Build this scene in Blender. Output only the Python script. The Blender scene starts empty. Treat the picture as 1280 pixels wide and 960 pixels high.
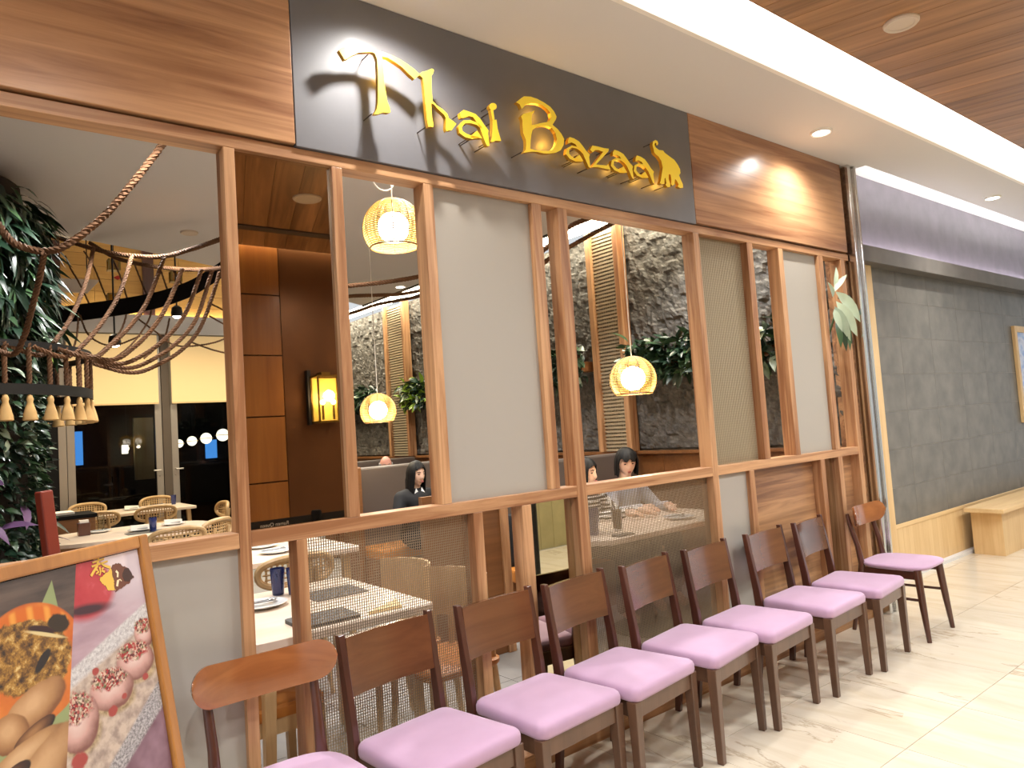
import bpy, math, random
from mathutils import Vector as V, Matrix, Euler
from math import pi, sin, cos, radians
random.seed(7)
SC = bpy.context.scene
COL = SC.collection

# ------------------------------------------------------------------ camera
cd = bpy.data.cameras.new('camera'); cam = bpy.data.objects.new('camera', cd); COL.objects.link(cam)
cd.sensor_width = 36; cd.lens = 900/1280*36; cd.clip_start = .05
YAW, PITCH, ROLL = .66858, .060768, -.066688
fw = V((sin(YAW)*cos(PITCH), cos(YAW)*cos(PITCH), sin(PITCH))); r0 = V((cos(YAW), -sin(YAW), 0)); u0 = r0.cross(fw)
rr = r0*cos(ROLL)+u0*sin(ROLL); uu = -r0*sin(ROLL)+u0*cos(ROLL)
m = Matrix.Identity(4)
for i in range(3): m[i][0] = rr[i]; m[i][1] = uu[i]; m[i][2] = -fw[i]
m[2][3] = 1.5
cam.matrix_world = m; SC.camera = cam

# ------------------------------------------------------------------ world, exposure
wd = bpy.data.worlds.new('world'); SC.world = wd; wd.use_nodes = True
wd.node_tree.nodes['Background'].inputs[0].default_value = (.93, .97, 1, 1)
wd.node_tree.nodes['Background'].inputs[1].default_value = .6
vs = SC.view_settings; vs.view_transform = 'Standard'; vs.look = 'None'; vs.gamma = 1; vs.use_curve_mapping = False
vs.exposure = 0.35
SC.cycles.max_bounces = 8; SC.cycles.diffuse_bounces = 4; SC.cycles.glossy_bounces = 4; SC.cycles.transmission_bounces = 6; SC.cycles.transparent_max_bounces = 8
SC.cycles.sample_clamp_indirect = 6
SC.cycles.caustics_reflective = False; SC.cycles.caustics_refractive = False

def spot(name, loc, energy, size=110, blend=.6, col=(1, .93, .84), aim=(0, 0, -1), rad=.05):
    l = bpy.data.lights.new(name, 'SPOT'); l.energy = energy; l.spot_size = radians(size); l.spot_blend = blend; l.color = col; l.shadow_soft_size = rad
    o = bpy.data.objects.new(name, l); COL.objects.link(o); o.location = loc
    o.rotation_euler = V(aim).to_track_quat('-Z', 'Y').to_euler(); return o
def point(name, loc, energy, col=(1, .8, .55), rad=.05):
    l = bpy.data.lights.new(name, 'POINT'); l.energy = energy; l.color = col; l.shadow_soft_size = rad
    o = bpy.data.objects.new(name, l); COL.objects.link(o); o.location = loc; return o

SOFFIT_SPOTS = [(-.75, 2.25), (1.45, 2.25), (4.47, 2.27), (7.41, 2.26)]
for x, y in SOFFIT_SPOTS: spot('soffit_light', (x, y, 3.24), 62, 152, 1.0, (1, .965, .92), rad=.03)
MALL_FILL_SPOTS = [(-1.6, .35), (.4, .35), (3.3, .35), (5.0, .35), (6.7, .35), (8.6, .35), (-.6, -.9), (4.2, -.9), (6.6, -.9)]  # fill spots added out of view to brighten the hall
for x, y in MALL_FILL_SPOTS: spot('mall_fill_light', (x, y, 3.29), 95, 168, .6, (.98, .985, 1), rad=.07)
ROOM_SPOTS = [(.9, 4.0), (2.3, 5.2), (3.6, 4.4), (1.3, 6.1), (4.0, 7.2), (2.4, 3.5), (.75, 5.1), (4.6, 3.6)]
for x, y in ROOM_SPOTS: spot('room_light', (x, y, 3.40), 110, 120, .6, (1, .98, .96))
for x, y in [(.8, 9.5), (2.2, 10.3), (3.6, 10.0)]: spot('rear_light', (x, y, 4.4), 260, 130, .6, (1, .85, .6))

# ------------------------------------------------------------------ helpers
def lin(c):
    if isinstance(c, str): c = [int(c[i:i+2], 16) for i in (0, 2, 4)]
    f = lambda v: v/12.92 if v <= .04045 else ((v+.055)/1.055)**2.4
    return tuple(f(v/255) for v in c)+(1,)

class N:
    """small node-graph writer"""
    def __init__(s, name):
        s.m = bpy.data.materials.new(name); s.m.use_nodes = True; s.t = s.m.node_tree; s.b = s.t.nodes['Principled BSDF']
    def n(s, typ, **kw):
        q = s.t.nodes.new(typ)
        for k, v in kw.items():
            if k[0] == '_':
                key = k[1:]; key = int(key) if key.isdigit() else key
                if hasattr(v, 'is_linked') or isinstance(v, bpy.types.NodeSocket): s.t.links.new(v, q.inputs[key])
                else: q.inputs[key].default_value = v
            else: setattr(q, k, v)
        return q
    def math(s, op, a, b=0.0, c=0.0, clamp=False):
        q = s.n('ShaderNodeMath', operation=op, use_clamp=clamp, _0=a, _1=b)
        if op in ('MULTIPLY_ADD', 'SMOOTH_MIN'):
            if isinstance(c, bpy.types.NodeSocket): s.t.links.new(c, q.inputs[2])
            else: q.inputs[2].default_value = c
        return q.outputs[0]
    def mix(s, f, a, b, blend='MIX'):
        q = s.n('ShaderNodeMix', data_type='RGBA', blend_type=blend)
        for key, v in ((0, f), (6, a), (7, b)):
            if isinstance(v, bpy.types.NodeSocket): s.t.links.new(v, q.inputs[key])
            else: q.inputs[key].default_value = v
        return q.outputs[2]
    def coords(s, scale=(1, 1, 1), rnd=True, rot=(0, 0, 0)):
        tc = s.n('ShaderNodeTexCoord'); src = tc.outputs['Object']
        if rnd:
            oi = s.n('ShaderNodeObjectInfo'); k = s.math('MULTIPLY', oi.outputs['Random'], 37.0)
            src = s.n('ShaderNodeVectorMath', operation='ADD', _0=src, _1=k).outputs[0]
        return s.n('ShaderNodeMapping', _Vector=src, _Scale=scale, _Rotation=rot).outputs[0]
    def noise(s, vec, scale=5, detail=4, rough=.5, dist=0):
        return s.n('ShaderNodeTexNoise', _Vector=vec, _Scale=scale, _Detail=detail, _Roughness=rough, _Distortion=dist).outputs[0]
    def ramp(s, f, stops):
        q = s.n('ShaderNodeValToRGB', _0=f); e = q.color_ramp.elements
        while len(e) < len(stops): e.new(.5)
        for k, (p, c) in enumerate(stops): e[k].position = p; e[k].color = c
        return q.outputs[0]
    def set(s, **kw):
        for k, v in kw.items():
            i = s.b.inputs[k.replace('_', ' ')]
            if isinstance(v, bpy.types.NodeSocket): s.t.links.new(v, i)
            else: i.default_value = v
        return s
    def bump(s, h, strength=.2, dist=.01):
        q = s.n('ShaderNodeBump', _Height=h, _Strength=strength, _Distance=dist); s.t.links.new(q.outputs[0], s.b.inputs['Normal']); return s

MATS = {}
def plain(name, c, rough=.5, metal=0, coat=0, emit=None, es=0, var=.0, **kw):
    a = N(name); col = lin(c)
    if var:
        nz = a.noise(a.coords(), 6, 5); dk = tuple(x*(1-var) for x in col[:3])+(1,); lt = tuple(min(1, x*(1+var)) for x in col[:3])+(1,)
        a.set(Base_Color=a.ramp(nz, [(.3, dk), (.7, lt)]))
    else: a.set(Base_Color=col)
    a.set(Roughness=rough, Metallic=metal, Coat_Weight=coat)
    if emit: a.set(Emission_Color=lin(emit), Emission_Strength=es)
    a.set(**kw); MATS[name] = a.m; return a.m
def wood(name, c1, c2, axis=2, rough=.42, coat=.0, scale=1.0, bump=.06, contrast=(.3, .7)):
    a = N(name); s = [26*scale]*3; s[axis] = 1.1*scale
    co = a.coords(tuple(s)); n1 = a.noise(co, 1.0, 6, .6, 1.2)
    s2 = [5*scale]*3; s2[axis] = .5*scale; n2 = a.noise(a.coords(tuple(s2)), 1.0, 3, .5, .8)
    f = a.math('ADD', a.math('MULTIPLY', n1, .5), a.math('MULTIPLY', n2, .5))
    a.set(Base_Color=a.ramp(f, [(contrast[0], lin(c1)), (contrast[1], lin(c2))]), Roughness=rough, Coat_Weight=coat, Coat_Roughness=.15)
    a.bump(n1, bump, .004); MATS[name] = a.m; return a.m

class G:
    """mesh gatherer: several solids that become ONE object"""
    def __init__(s): s.v = []; s.f = []; s.mi = []; s.cur = 0
    def add(s, vs_, fs):
        o = len(s.v); s.v += [tuple(p) for p in vs_]; s.f += [tuple(i+o for i in f) for f in fs]; s.mi += [s.cur]*len(fs); return s
    def box(s, x0, x1, y0, y1, z0, z1):
        return s.add([(x, y, z) for x in (x0, x1) for y in (y0, y1) for z in (z0, z1)], [(0, 1, 3, 2), (4, 6, 7, 5), (0, 4, 5, 1), (2, 3, 7, 6), (0, 2, 6, 4), (1, 5, 7, 3)])
    def bar(s, p, q, w, d, w2=None, d2=None, side=(1, 0, 0)):
        p, q = V(p), V(q); ax = (q-p).normalized(); a = V(side); a = (a-ax*a.dot(ax)).normalized(); b = ax.cross(a)
        w2 = w if w2 is None else w2; d2 = d if d2 is None else d2
        vs_ = [p+a*i*w/2+b*j*d/2 for i, j in ((-1, -1), (1, -1), (1, 1), (-1, 1))]+[q+a*i*w2/2+b*j*d2/2 for i, j in ((-1, -1), (1, -1), (1, 1), (-1, 1))]
        return s.add(vs_, [(3, 2, 1, 0), (4, 5, 6, 7), (0, 1, 5, 4), (1, 2, 6, 5), (2, 3, 7, 6), (3, 0, 4, 7)])
    def tube(s, pts, r, n=8, cap=True, closed=False):
        pts = [V(p) for p in pts]; k = len(pts); R = r if isinstance(r, (list, tuple)) else [r]*k; vs_ = []; fs = []; ref = None
        for i, p in enumerate(pts):
            a = pts[(i-1) % k] if (closed or i) else p; b = pts[(i+1) % k] if (closed or i < k-1) else p
            t = (b-a).normalized()
            if ref is None: ref = V((0, 0, 1)) if abs(t.z) < .9 else V((1, 0, 0))
            ref = (ref-t*ref.dot(t)).normalized(); bi = t.cross(ref)
            vs_ += [p+(ref*cos(2*pi*j/n)+bi*sin(2*pi*j/n))*R[i] for j in range(n)]
        for i in range(k if closed else k-1):
            for j in range(n):
                a0 = i*n+j; a1 = i*n+(j+1) % n; b0 = ((i+1) % k)*n+j; b1 = ((i+1) % k)*n+(j+1) % n; fs.append((a0, a1, b1, b0))
        if cap and not closed: fs += [tuple(range(n))[::-1], tuple(range((k-1)*n, k*n))]
        return s.add(vs_, fs)
    def lathe(s, prof, c=(0, 0, 0), n=24, a0=0, a1=2*pi, cap=True):
        full = abs(a1-a0-2*pi) < 1e-6; k = n if full else n+1; vs_ = []; fs = []
        for r, z in prof: vs_ += [(c[0]+r*cos(a0+(a1-a0)*j/n), c[1]+r*sin(a0+(a1-a0)*j/n), c[2]+z) for j in range(k)]
        for i in range(len(prof)-1):
            for j in range(n):
                j2 = (j+1) % k; fs.append((i*k+j, i*k+j2, (i+1)*k+j2, (i+1)*k+j))
        if cap and full: fs += [tuple(range(k))[::-1], tuple(range((len(prof)-1)*k, len(prof)*k))]
        return s.add(vs_, fs)
    def rings(s, rs, cap=True):
        """rs: list of equal-length closed loops"""
        k = len(rs[0]); vs_ = [p for r in rs for p in r]; fs = []
        for i in range(len(rs)-1):
            for j in range(k): fs.append((i*k+j, i*k+(j+1) % k, (i+1)*k+(j+1) % k, (i+1)*k+j))
        if cap: fs += [tuple(range(k))[::-1], tuple(range((len(rs)-1)*k, len(rs)*k))]
        return s.add(vs_, fs)
    def grid(s, fn, nu, nv, closed_u=False):
        vs_ = [fn(i/nu, j/nv) for i in range(nu if closed_u else nu+1) for j in range(nv+1)]; k = nu if closed_u else nu+1; fs = []
        for i in range(nu):
            for j in range(nv):
                a, b = i, (i+1) % k; fs.append((a*(nv+1)+j, b*(nv+1)+j, b*(nv+1)+j+1, a*(nv+1)+j+1))
        return s.add(vs_, fs)
    def sphere(s, c, r, nu=16, nv=10):
        r = (r, r, r) if not isinstance(r, tuple) else r
        return s.lathe_xyz(c, r, nu, nv)
    def lathe_xyz(s, c, r, nu, nv):
        return s.grid(lambda u, v: (c[0]+r[0]*sin(pi*v)*cos(2*pi*u), c[1]+r[1]*sin(pi*v)*sin(2*pi*u), c[2]-r[2]*cos(pi*v)), nu, nv, True)
    def slab(s, poly, z0, z1):
        """closed xy outline extruded in z"""
        return s.rings([[(x, y, z0) for x, y in poly], [(x, y, z1) for x, y in poly]])
    def slabv(s, poly, y0, y1):
        """closed xz outline extruded in y"""
        return s.rings([[(x, y0, z) for x, z in poly], [(x, y1, z) for x, z in poly]])

def wloc(o):
    p = V((0, 0, 0))
    while o is not None: p += o.location; o = o.parent
    return p
def tag(o, label=None, cat=None, group=None, kind=None):
    for k, v in (('label', label), ('category', cat), ('group', group), ('kind', kind)):
        if v: o[k] = v
    return o
def obj(name, g, mat, parent=None, world=False, smooth=True, bevel=0, kind=None, label=None, ang=38, solid=0):
    off = wloc(parent) if (world and parent is not None) else V((0, 0, 0))
    me = bpy.data.meshes.new(name); me.from_pydata([tuple(V(p)-off) for p in g.v], [], g.f)
    ms = mat if isinstance(mat, (list, tuple)) else [mat]
    for q in ms: me.materials.append(MATS[q] if isinstance(q, str) else q)
    if len(ms) > 1: me.polygons.foreach_set('material_index', g.mi)
    import bmesh as _b
    bm = _b.new(); bm.from_mesh(me); _b.ops.recalc_face_normals(bm, faces=bm.faces); bm.to_mesh(me); bm.free()
    if smooth:
        me.polygons.foreach_set('use_smooth', [True]*len(me.polygons)); me.set_sharp_from_angle(angle=radians(ang))
    me.update()
    o = bpy.data.objects.new(name, me); COL.objects.link(o)
    if parent is not None: o.parent = parent
    if bevel: md = o.modifiers.new('bevel', 'BEVEL'); md.width = bevel; md.segments = 2; md.limit_method = 'ANGLE'; md.angle_limit = radians(40)
    if solid: md = o.modifiers.new('solid', 'SOLIDIFY'); md.thickness = solid; md.offset = 0
    if kind: o['kind'] = kind
    if label: o['label'] = label
    return o
def struct(name, g, mat, **kw): return obj(name, g, mat, kind='structure', **kw)
def thing(name, label, cat, loc=(0, 0, 0), rz=0, group=None):
    o = bpy.data.objects.new(name, None); COL.objects.link(o); o.empty_display_size = .1
    o.location = loc; o.rotation_euler = (0, 0, rz); return tag(o, label, cat, group)
def solo(name, g, mat, label, cat, group=None, **kw):
    """one-mesh thing given in world coordinates; its origin goes to its base"""
    xs = [p[0] for p in g.v]; ys = [p[1] for p in g.v]; zs = [p[2] for p in g.v]
    c = V(((min(xs)+max(xs))/2, (min(ys)+max(ys))/2, min(zs)))
    g.v = [tuple(V(p)-c) for p in g.v]; o = obj(name, g, mat, **kw); o.location = c; return tag(o, label, cat, group)
def dup(root, loc, rz=0, label=None, group=None):
    r = root.copy(); COL.objects.link(r); r.location = loc; r.rotation_euler = (0, 0, rz)
    if label: r['label'] = label
    if group: r['group'] = group
    for ch in list(root.children):
        c = ch.copy(); COL.objects.link(c); c.parent = r
        for g in list(ch.children):
            d = g.copy(); COL.objects.link(d); d.parent = c
    return r
def share(src, loc, parent=None, rot=(0, 0, 0), scale=(1, 1, 1)):
    c = src.copy(); COL.objects.link(c); c.parent = parent; c.location = loc; c.rotation_euler = rot; c.scale = scale
    return c
def rrect(x0, x1, y0, y1, r, n=5):
    out = []
    for cx, cy, a in ((x1-r, y1-r, 0), (x0+r, y1-r, pi/2), (x0+r, y0+r, pi), (x1-r, y0+r, 3*pi/2)):
        out += [(cx+r*cos(a+pi/2*k/n), cy+r*sin(a+pi/2*k/n)) for k in range(n+1)]
    return out
def smoothpath(pts, n=8):
    pts = [V(p) for p in pts]; out = []
    for i in range(len(pts)-1):
        a = pts[max(i-1, 0)]; b = pts[i]; c = pts[i+1]; d = pts[min(i+2, len(pts)-1)]
        for k in range(n):
            t = k/n; out.append(.5*((2*b)+(c-a)*t+(2*a-5*b+4*c-d)*t*t+(3*b-a-3*c+d)*t**3))
    return out+[pts[-1]]
def rope(g, pts, R, pitch=.075, strands=3, step=.014, n=5):
    sp = smoothpath(pts, 10); L = [0]
    for i in range(1, len(sp)): L.append(L[-1]+(sp[i]-sp[i-1]).length)
    cnt = max(8, int(L[-1]/step)); path = []; j = 0
    for k in range(cnt+1):
        d = L[-1]*k/cnt
        while j < len(L)-2 and L[j+1] < d: j += 1
        path.append((sp[j].lerp(sp[j+1], (d-L[j])/max(1e-6, L[j+1]-L[j])), d))
    for s_ in range(strands):
        q = []; ref = V((0, 0, 1))
        for k, (p, d) in enumerate(path):
            t = (path[min(k+1, cnt)][0]-path[max(k-1, 0)][0]).normalized()
            if abs(ref.dot(t)) > .95: ref = V((1, 0, 0)) if abs(t.x) < .9 else V((0, 1, 0))
            ref = (ref-t*ref.dot(t)).normalized(); b = t.cross(ref); a = 2*pi*(d/pitch+s_/strands)
            q.append(p+(ref*cos(a)+b*sin(a))*R*.5)
        g.tube(q, R*.56, n)
    return g
# ------------------------------------------------------------------ materials
FW1, FW2 = '8a5c3a', 'c2966c'
wood('oak_z', FW1, FW2, 2, contrast=(.41, .59)); wood('oak_x', FW1, FW2, 0, contrast=(.41, .59)); wood('oak_y', FW1, FW2, 1)
wood('fascia', '84573a', 'c2946c', 0, .3, .3, .6, contrast=(.40, .60))
wood('walnut_panel', '74503a', 'bd9066', 0, .4, .1, .7, contrast=(.4, .6))
wood('ceiling_wood', '74502f', 'b28458', 1, .38, .15, .5, contrast=(.38, .62))
wood('wall_wood', '7a4a20', '9c6a34', 2, .35, .2, .5)
wood('pale_wood_z', 'c9a471', 'e2c594', 2, .5); wood('pale_wood_x', 'c9a471', 'e2c594', 0, .5)
wood('table_oak', 'd8c2ac', 'ecdccb', 0, .35, .2, .6); wood('chair_oak', 'b08d5e', 'd2b285', 2, .4)
wood('chair_dark', '3c2018', '5a3224', 2, .3, .5, .8); wood('chair_back', '4a2a1c', '764a2e', 0, .2, .8, .5)
wood('round_back', '7a4426', 'a4683a', 0, .16, .9, .5); wood('booth_wood', '6b4526', '8f6038', 0, .4)
wood('leg_taupe_lit', '4c3426', '6b4d3a', 2, .35, .3, .8)  # front legs and seat frame: paler tone from the lighting put into the colour
wood('bulkhead_wood', 'b98a45', 'd6a75c', 0, .4, 0, .6); wood('poster_wood', '8e5c2a', 'b87f3f', 2, .3, .4, 1)
plain('shadow_gap', '2a1c14', .8)
plain('frost', 'a09a90', .6, 0, 0); plain('plaster', 'd6d5d4', .85); plain('plaster_in', 'cbc9c8', .9); plain('white', 'f4f1ea', .7)
plain('black_metal', '0f0f10', .5, .2); plain('black', '0e0d0f', .7, Specular_IOR_Level=.15); plain('gold_side', 'b5851f', .45, .3); plain('cane', 'c2a274', .6)
plain('sign_black', '6a6a6e', .45, 0, .1, var=.05)
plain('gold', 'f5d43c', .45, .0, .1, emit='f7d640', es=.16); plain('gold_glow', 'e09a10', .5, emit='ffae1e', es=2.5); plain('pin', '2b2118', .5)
plain('chrome', 'd8d8d6', .16, 1); plain('brass', '8a713a', .3, .9); plain('steel', 'a9a39c', .35, .8)
plain('mirror', 'b9a68f', .015, 1); plain('mirror_clear', 'd9d2bc', .015, 1)
plain('wire', '94836c', .4, .45); plain('wire_pale', 'b0a288', .45, .3); plain('screen_back', '978d78', .5)
plain('cove_light', 'ffffff', .5, emit='fffaf0', es=5.0); plain('strip_light', 'ffffff', .5, emit='fff3d6', es=15.0)
plain('lamp_disc', 'ffffff', .4, emit='fffaf2', es=12.0); plain('bulb', 'ffffff', .4, emit='fff2dc', es=14.0); plain('lintel_glow', 'ffffff', .5, emit='fbf3ff', es=18.0); plain('cove_bright', 'ffffff', .5, emit='fdfdff', es=40.0); plain('lantern_glow', 'e8c860', .3, emit='ffd75a', es=.35); plain('globe', 'ffffff', .4, emit='fff0d0', es=4.0); plain('bulb_small', 'ffffff', .4, emit='ffe2a8', es=30.0)
plain('disc_grey', 'cdbfae', .6); plain('charcoal_slot', '4d4238', .6)
plain('rattan', 'd9b56c', .55, emit='e8b850', es=.25); plain('rib', '6b4a22', .5)
plain('stone_tile', '6a665e', .5, 0, .12, var=.22); plain('grey_plaster', '6a636a', .55, var=.12); plain('lintel_grey', '625d57', .6, var=.12)
plain('joint', 'a39d92', .9); plain('joint_floor', '8f8471', .9)
plain('seat_pink', 'b493b0', .75, var=.05, Sheen_Weight=.25)
plain('leather_grey', '5a504a', .42, 0, .1); plain('leather_dark', '3c3430', .45, 0, .1); plain('leather_orange', 'b8742e', .45); plain('leather_red', '7e2f20', .4, 0, .2)
plain('rope_fibre', '5f4026', .9, var=.25); plain('tassel', 'c9a36a', .95, var=.2)
plain('leaf_dark', '1f3526', .35, 0, .3, var=.3); plain('leaf_mid', '3a5436', .35, 0, .3, var=.3); plain('leaf_pale', '98a890', .35, 0, .3, var=.2); plain('leaf_white', 'b4c4aa', .45, var=.1)
plain('leaf_lime', '8fae3c', .4, var=.2); plain('leaf_purple', '6a4a72', .5, var=.2); plain('stem', '3b4a28', .7); plain('soil', '2a211a', .95)
plain('glow_fabric', 'cfb383', .9, emit='e8c890', es=.28); plain('floor_dark', '6e6760', .6, var=.12); plain('floor_grey', '8e8b88', .6, var=.1)  # blind fabric carries a faint glow in place of light falling on it
plain('ceramic', 'e9edef', .2, 0, .4); plain('slate', '3b3d40', .5); plain('blue_glass', '3d4f9a', .1, 0, .3, Transmission_Weight=.6); plain('cutlery', 'b9bcc0', .2, 1)
plain('amber_drink', 'c08a2a', .1, Transmission_Weight=.4); plain('napkin', 'efe9df', .8); plain('screen_blue', '5aa6ff', .4, emit='4f9cf5', es=1.6)
plain('skin', 'dcb59c', .5, Subsurface_Weight=.1, Subsurface_Radius=(.02, .008, .004)); plain('skin_pink', 'dba08e', .5); plain('lips', 'b0655c', .4); plain('hair', '0b0807', .6, Specular_IOR_Level=.3); plain('hair_grey', '8f8d8c', .6)
plain('eye', '1a1210', .15, 0, .5); plain('eyewhite', 'e8e0da', .3); plain('cloth_black', '111114', .8); plain('cloth_white', 'e6e4e0', .8); plain('cloth_pale', 'b9bcc6', .85)
plain('belt_black', '0e0e10', .6); plain('print_white', 'd8d8d8', .6); plain('olive_plank', '9b9168', .45, 0, .1, var=.1); plain('bronze_panel', '6b4a30', .3, .55, var=.06)
plain('paint_wine', '7d2a3a', .5); plain('red_mark', 'c02a20', .5)
a = N('stripes'); z = a.n('ShaderNodeSeparateXYZ', _0=a.n('ShaderNodeTexCoord').outputs['UV']).outputs[0]
f = a.math('GREATER_THAN', a.math('FRACT', a.math('MULTIPLY', z, 1.0)), .5)
a.set(Base_Color=a.mix(f, lin('23242a'), lin('e8e6e0')), Roughness=.85); MATS['stripes'] = a.m
a = N('glass'); a.set(Base_Color=(.86, .9, .9, 1), Roughness=.0, Transmission_Weight=1.0, IOR=1.1); MATS['glass'] = a.m
a = N('door_glass'); a.set(Base_Color=(.35, .38, .38, 1), Roughness=.01, Transmission_Weight=1.0, IOR=1.32); MATS['door_glass'] = a.m
# marble floor: cream stone, faint bands and thin brown veins running away from the shopfront
a = N('marble'); co = a.coords((3.0, .55, 1)); n1 = a.noise(co, 1.6, 6, .6, 1.0); n2 = a.noise(a.coords((2.2, .5, 1)), 1.3, 8, .62, .6)
v = a.math('SUBTRACT', 1, a.math('MULTIPLY', a.math('ABSOLUTE', a.math('SUBTRACT', n2, .5)), 60), clamp=True)
v = a.math('MULTIPLY', v, a.math('GREATER_THAN', a.noise(a.coords((1, 1, 1)), .9, 2), .58))
base = a.ramp(n1, [(.3, lin('cdbfa6')), (.55, lin('ddd3c0')), (.75, lin('d8cbb2'))])
a.set(Base_Color=a.mix(a.math('MULTIPLY', v, .5), base, lin('8d7350')), Roughness=.22, Coat_Weight=.2); MATS['marble'] = a.m
# rough split-stone cladding
a = N('rough_stone'); n1 = a.noise(a.coords((1, 1, 1), False), 14, 8, .7); n2 = a.noise(a.coords((1, 1, 1), False), 60, 4, .6)
a.set(Base_Color=a.ramp(n1, [(.3, lin('3a3836')), (.6, lin('65615b')), (.8, lin('7d776e'))]), Roughness=.7); a.bump(n2, .5, .01); MATS['rough_stone'] = a.m

# ------------------------------------------------------------------ structure: mall side
D = 2.548; SOF = 3.275; WC = 3.35
# floor of square marble tiles, each a part
fl = struct('floor', G().box(-4, 11, -1.6, 2.93, -.05, -.004), 'joint_floor', smooth=False)
tile = None; T = .62
for i in range(-11, 12):
    for j in range(-5, 3):
        x0 = 3.87+.62*i; y0 = 1.535+.62*j; y1 = min(y0+T, 2.925)
        y0 = max(y0, -1.59)
        if x0 > 10.6 or y1 <= y0+.03: continue
        q = G().box(.0015, T-.0015, .0015, y1-y0-.0015, -.01, 0)
        if abs(y1-y0-T) < 1e-6:
            if tile is None: tile = obj('tile', q, 'marble', fl, smooth=False); tile.location = (x0, y0, 0)
            else: share(tile, (x0, y0, 0), fl)
        else: t = obj('tile', q, 'marble', fl, smooth=False); t.location = (x0, y0, 0)
# soffit and cove
sf = struct('ceiling_soffit', G().box(-4, 11, 1.98, 2.44, SOF, SOF+.06).box(-4, 5.42, 2.44, 2.64, SOF, SOF+.06), 'plaster', smooth=False)
obj('soffit_edge', G().box(-4, 11, 1.955, 1.98, SOF-.004, SOF+.24), 'white', sf, smooth=False)
struct('trim_1', G().box(-4, 11, 1.70, 1.955, 3.50, 3.53), 'white', smooth=False)
cl = solo('cove_light_strip', G().box(-4, 11, 1.755, 1.945, 3.47, 3.495), 'cove_light', 'long bright white cove light running along the edge of the wood ceiling', 'light', smooth=False)
struct('ceiling_recess', G().box(5.42, 11, 2.44, 3.0, 3.5, 3.54), 'white', smooth=False)
solo('wall_cove_light', G().box(5.5, 11, 2.34, 2.41, 3.337, 3.345), 'cove_bright', 'bright white cove light along the top of the grey upper wall', 'light', smooth=False)
# wood ceiling of planks, laid slightly off square
ce = struct('ceiling', G().box(-4, 11, -1.48, 1.74, WC+.02, WC+.06), 'shadow_gap', smooth=False)
A = radians(17); dx = V((sin(A), -cos(A), 0)); wx = V((cos(A), sin(A), 0)); PW = .19
for k in range(-26, 64):
    o = V((0, 1.735, 0))+wx*(PW*k)
    # clip the plank between the two ceiling edges
    def at(e, y): p = V((o.x, o.y, 0))+wx*e; t = (p.y-y)/cos(A); return p+dx*t
    c4 = [at(.0015, 1.735), at(PW-.0015, 1.735), at(PW-.0015, -1.48), at(.0015, -1.48)]
    if max(p.x for p in c4) > 10.9 or min(p.x for p in c4) < -3.9: continue
    org = c4[0].copy(); R = Matrix.Rotation(-A, 3, 'Z')
    loc = [R @ (p-org) for p in c4]
    q = G().rings([[(p.x, p.y, 0) for p in loc], [(p.x, p.y, .02) for p in loc]])
    pl = obj('plank', q, 'ceiling_wood', ce, smooth=False); pl.location = (org.x, org.y, WC); pl.rotation_euler = (0, 0, A)
def downlight(x, y, z, label, lit=True, r=.062):
    t = thing('downlight', label, 'light', (x, y, z-.012))
    obj('rim', G().lathe([(r*.8, .0), (r*.98, -.004), (r*1.08, .004), (r*1.08, .012)], n=28, cap=False), 'white' if lit else 'disc_grey', t)
    obj('lens' if lit else 'cover', G().lathe([(r*.84, .002), (r*.84, .010)], n=28), 'lamp_disc' if lit else 'disc_grey', t)
    return t
soft_lab = ['recessed downlight in the cream soffit above the hall far left', 'recessed downlight in the cream soffit above the black sign', 'lit recessed downlight in the cream soffit above the right wood fascia', 'lit recessed downlight in the cream soffit above the grey wall, farthest right']
for (x, y), lab in zip(SOFFIT_SPOTS, soft_lab): downlight(x, y, SOF, lab)
for k, (x, y) in enumerate(MALL_FILL_SPOTS): tag(downlight(x, y, WC, 'added fill downlight out of view in the wood planks, '+('first', 'second', 'third', 'fourth', 'fifth', 'sixth')[k if k < 6 else k-6]+' from left in the '+('row nearer the shopfront' if k < 6 else 'row by the opposite wall')), group='added fill downlights in the wood ceiling')
downlight(3.70, 1.43, WC, 'round flush white ceiling disc set in the wood plank ceiling at top right', False, .075)
downlight(2.19, .01, WC, 'round ceiling speaker disc seen in the tall mirror beside the left opening', False, .1)
solo('ceiling_slot', G().box(1.2, 4.2, -.96, -.84, WC-.012, WC-.001), 'charcoal_slot', 'dark grey slot across the wood ceiling, seen in the tall mirror', 'vent', smooth=False)
solo('lintel_light', G().box(5.97, 11, 2.835, 2.865, 2.8305, 2.838), 'lintel_glow', 'thin strip light on top of the grey lintel washing the upper wall', 'light', smooth=False)
# tiled wall to the right of the shop
WY = 2.93
wt = struct('wall_tiled', G().box(5.42, 11, WY-.0098, WY+.1, 0, 3.5), 'joint', smooth=False)
obj('upper_wall', G().box(5.42, 11, WY-.016, WY-.0099, 2.83, 3.5), 'grey_plaster', wt, smooth=False)
obj('lintel', G().box(5.95, 11, 2.79, WY-.013, 2.69, 2.83), 'lintel_grey', wt, smooth=False, bevel=.004)
tl = None
for i in range(-1, 8):
    for j in range(7):
        x0 = 6.17+.66*i; z0 = .43+.33*j; x1 = x0+.66; x0 = max(x0, 6.29)
        if x1 > 11: continue
        q = G().box(0, x1-x0-.0025, -.012, -.0099, 0, .3275)
        if tl is None or x0 == 6.29: t = obj('tile', q, 'stone_tile', wt, smooth=False); t.location = (x0+.002, WY, z0+.002); tl = t if x0 > 6.3 and tl is None else tl
        else: share(tl, (x0+.002, WY, z0+.002), wt)
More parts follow.
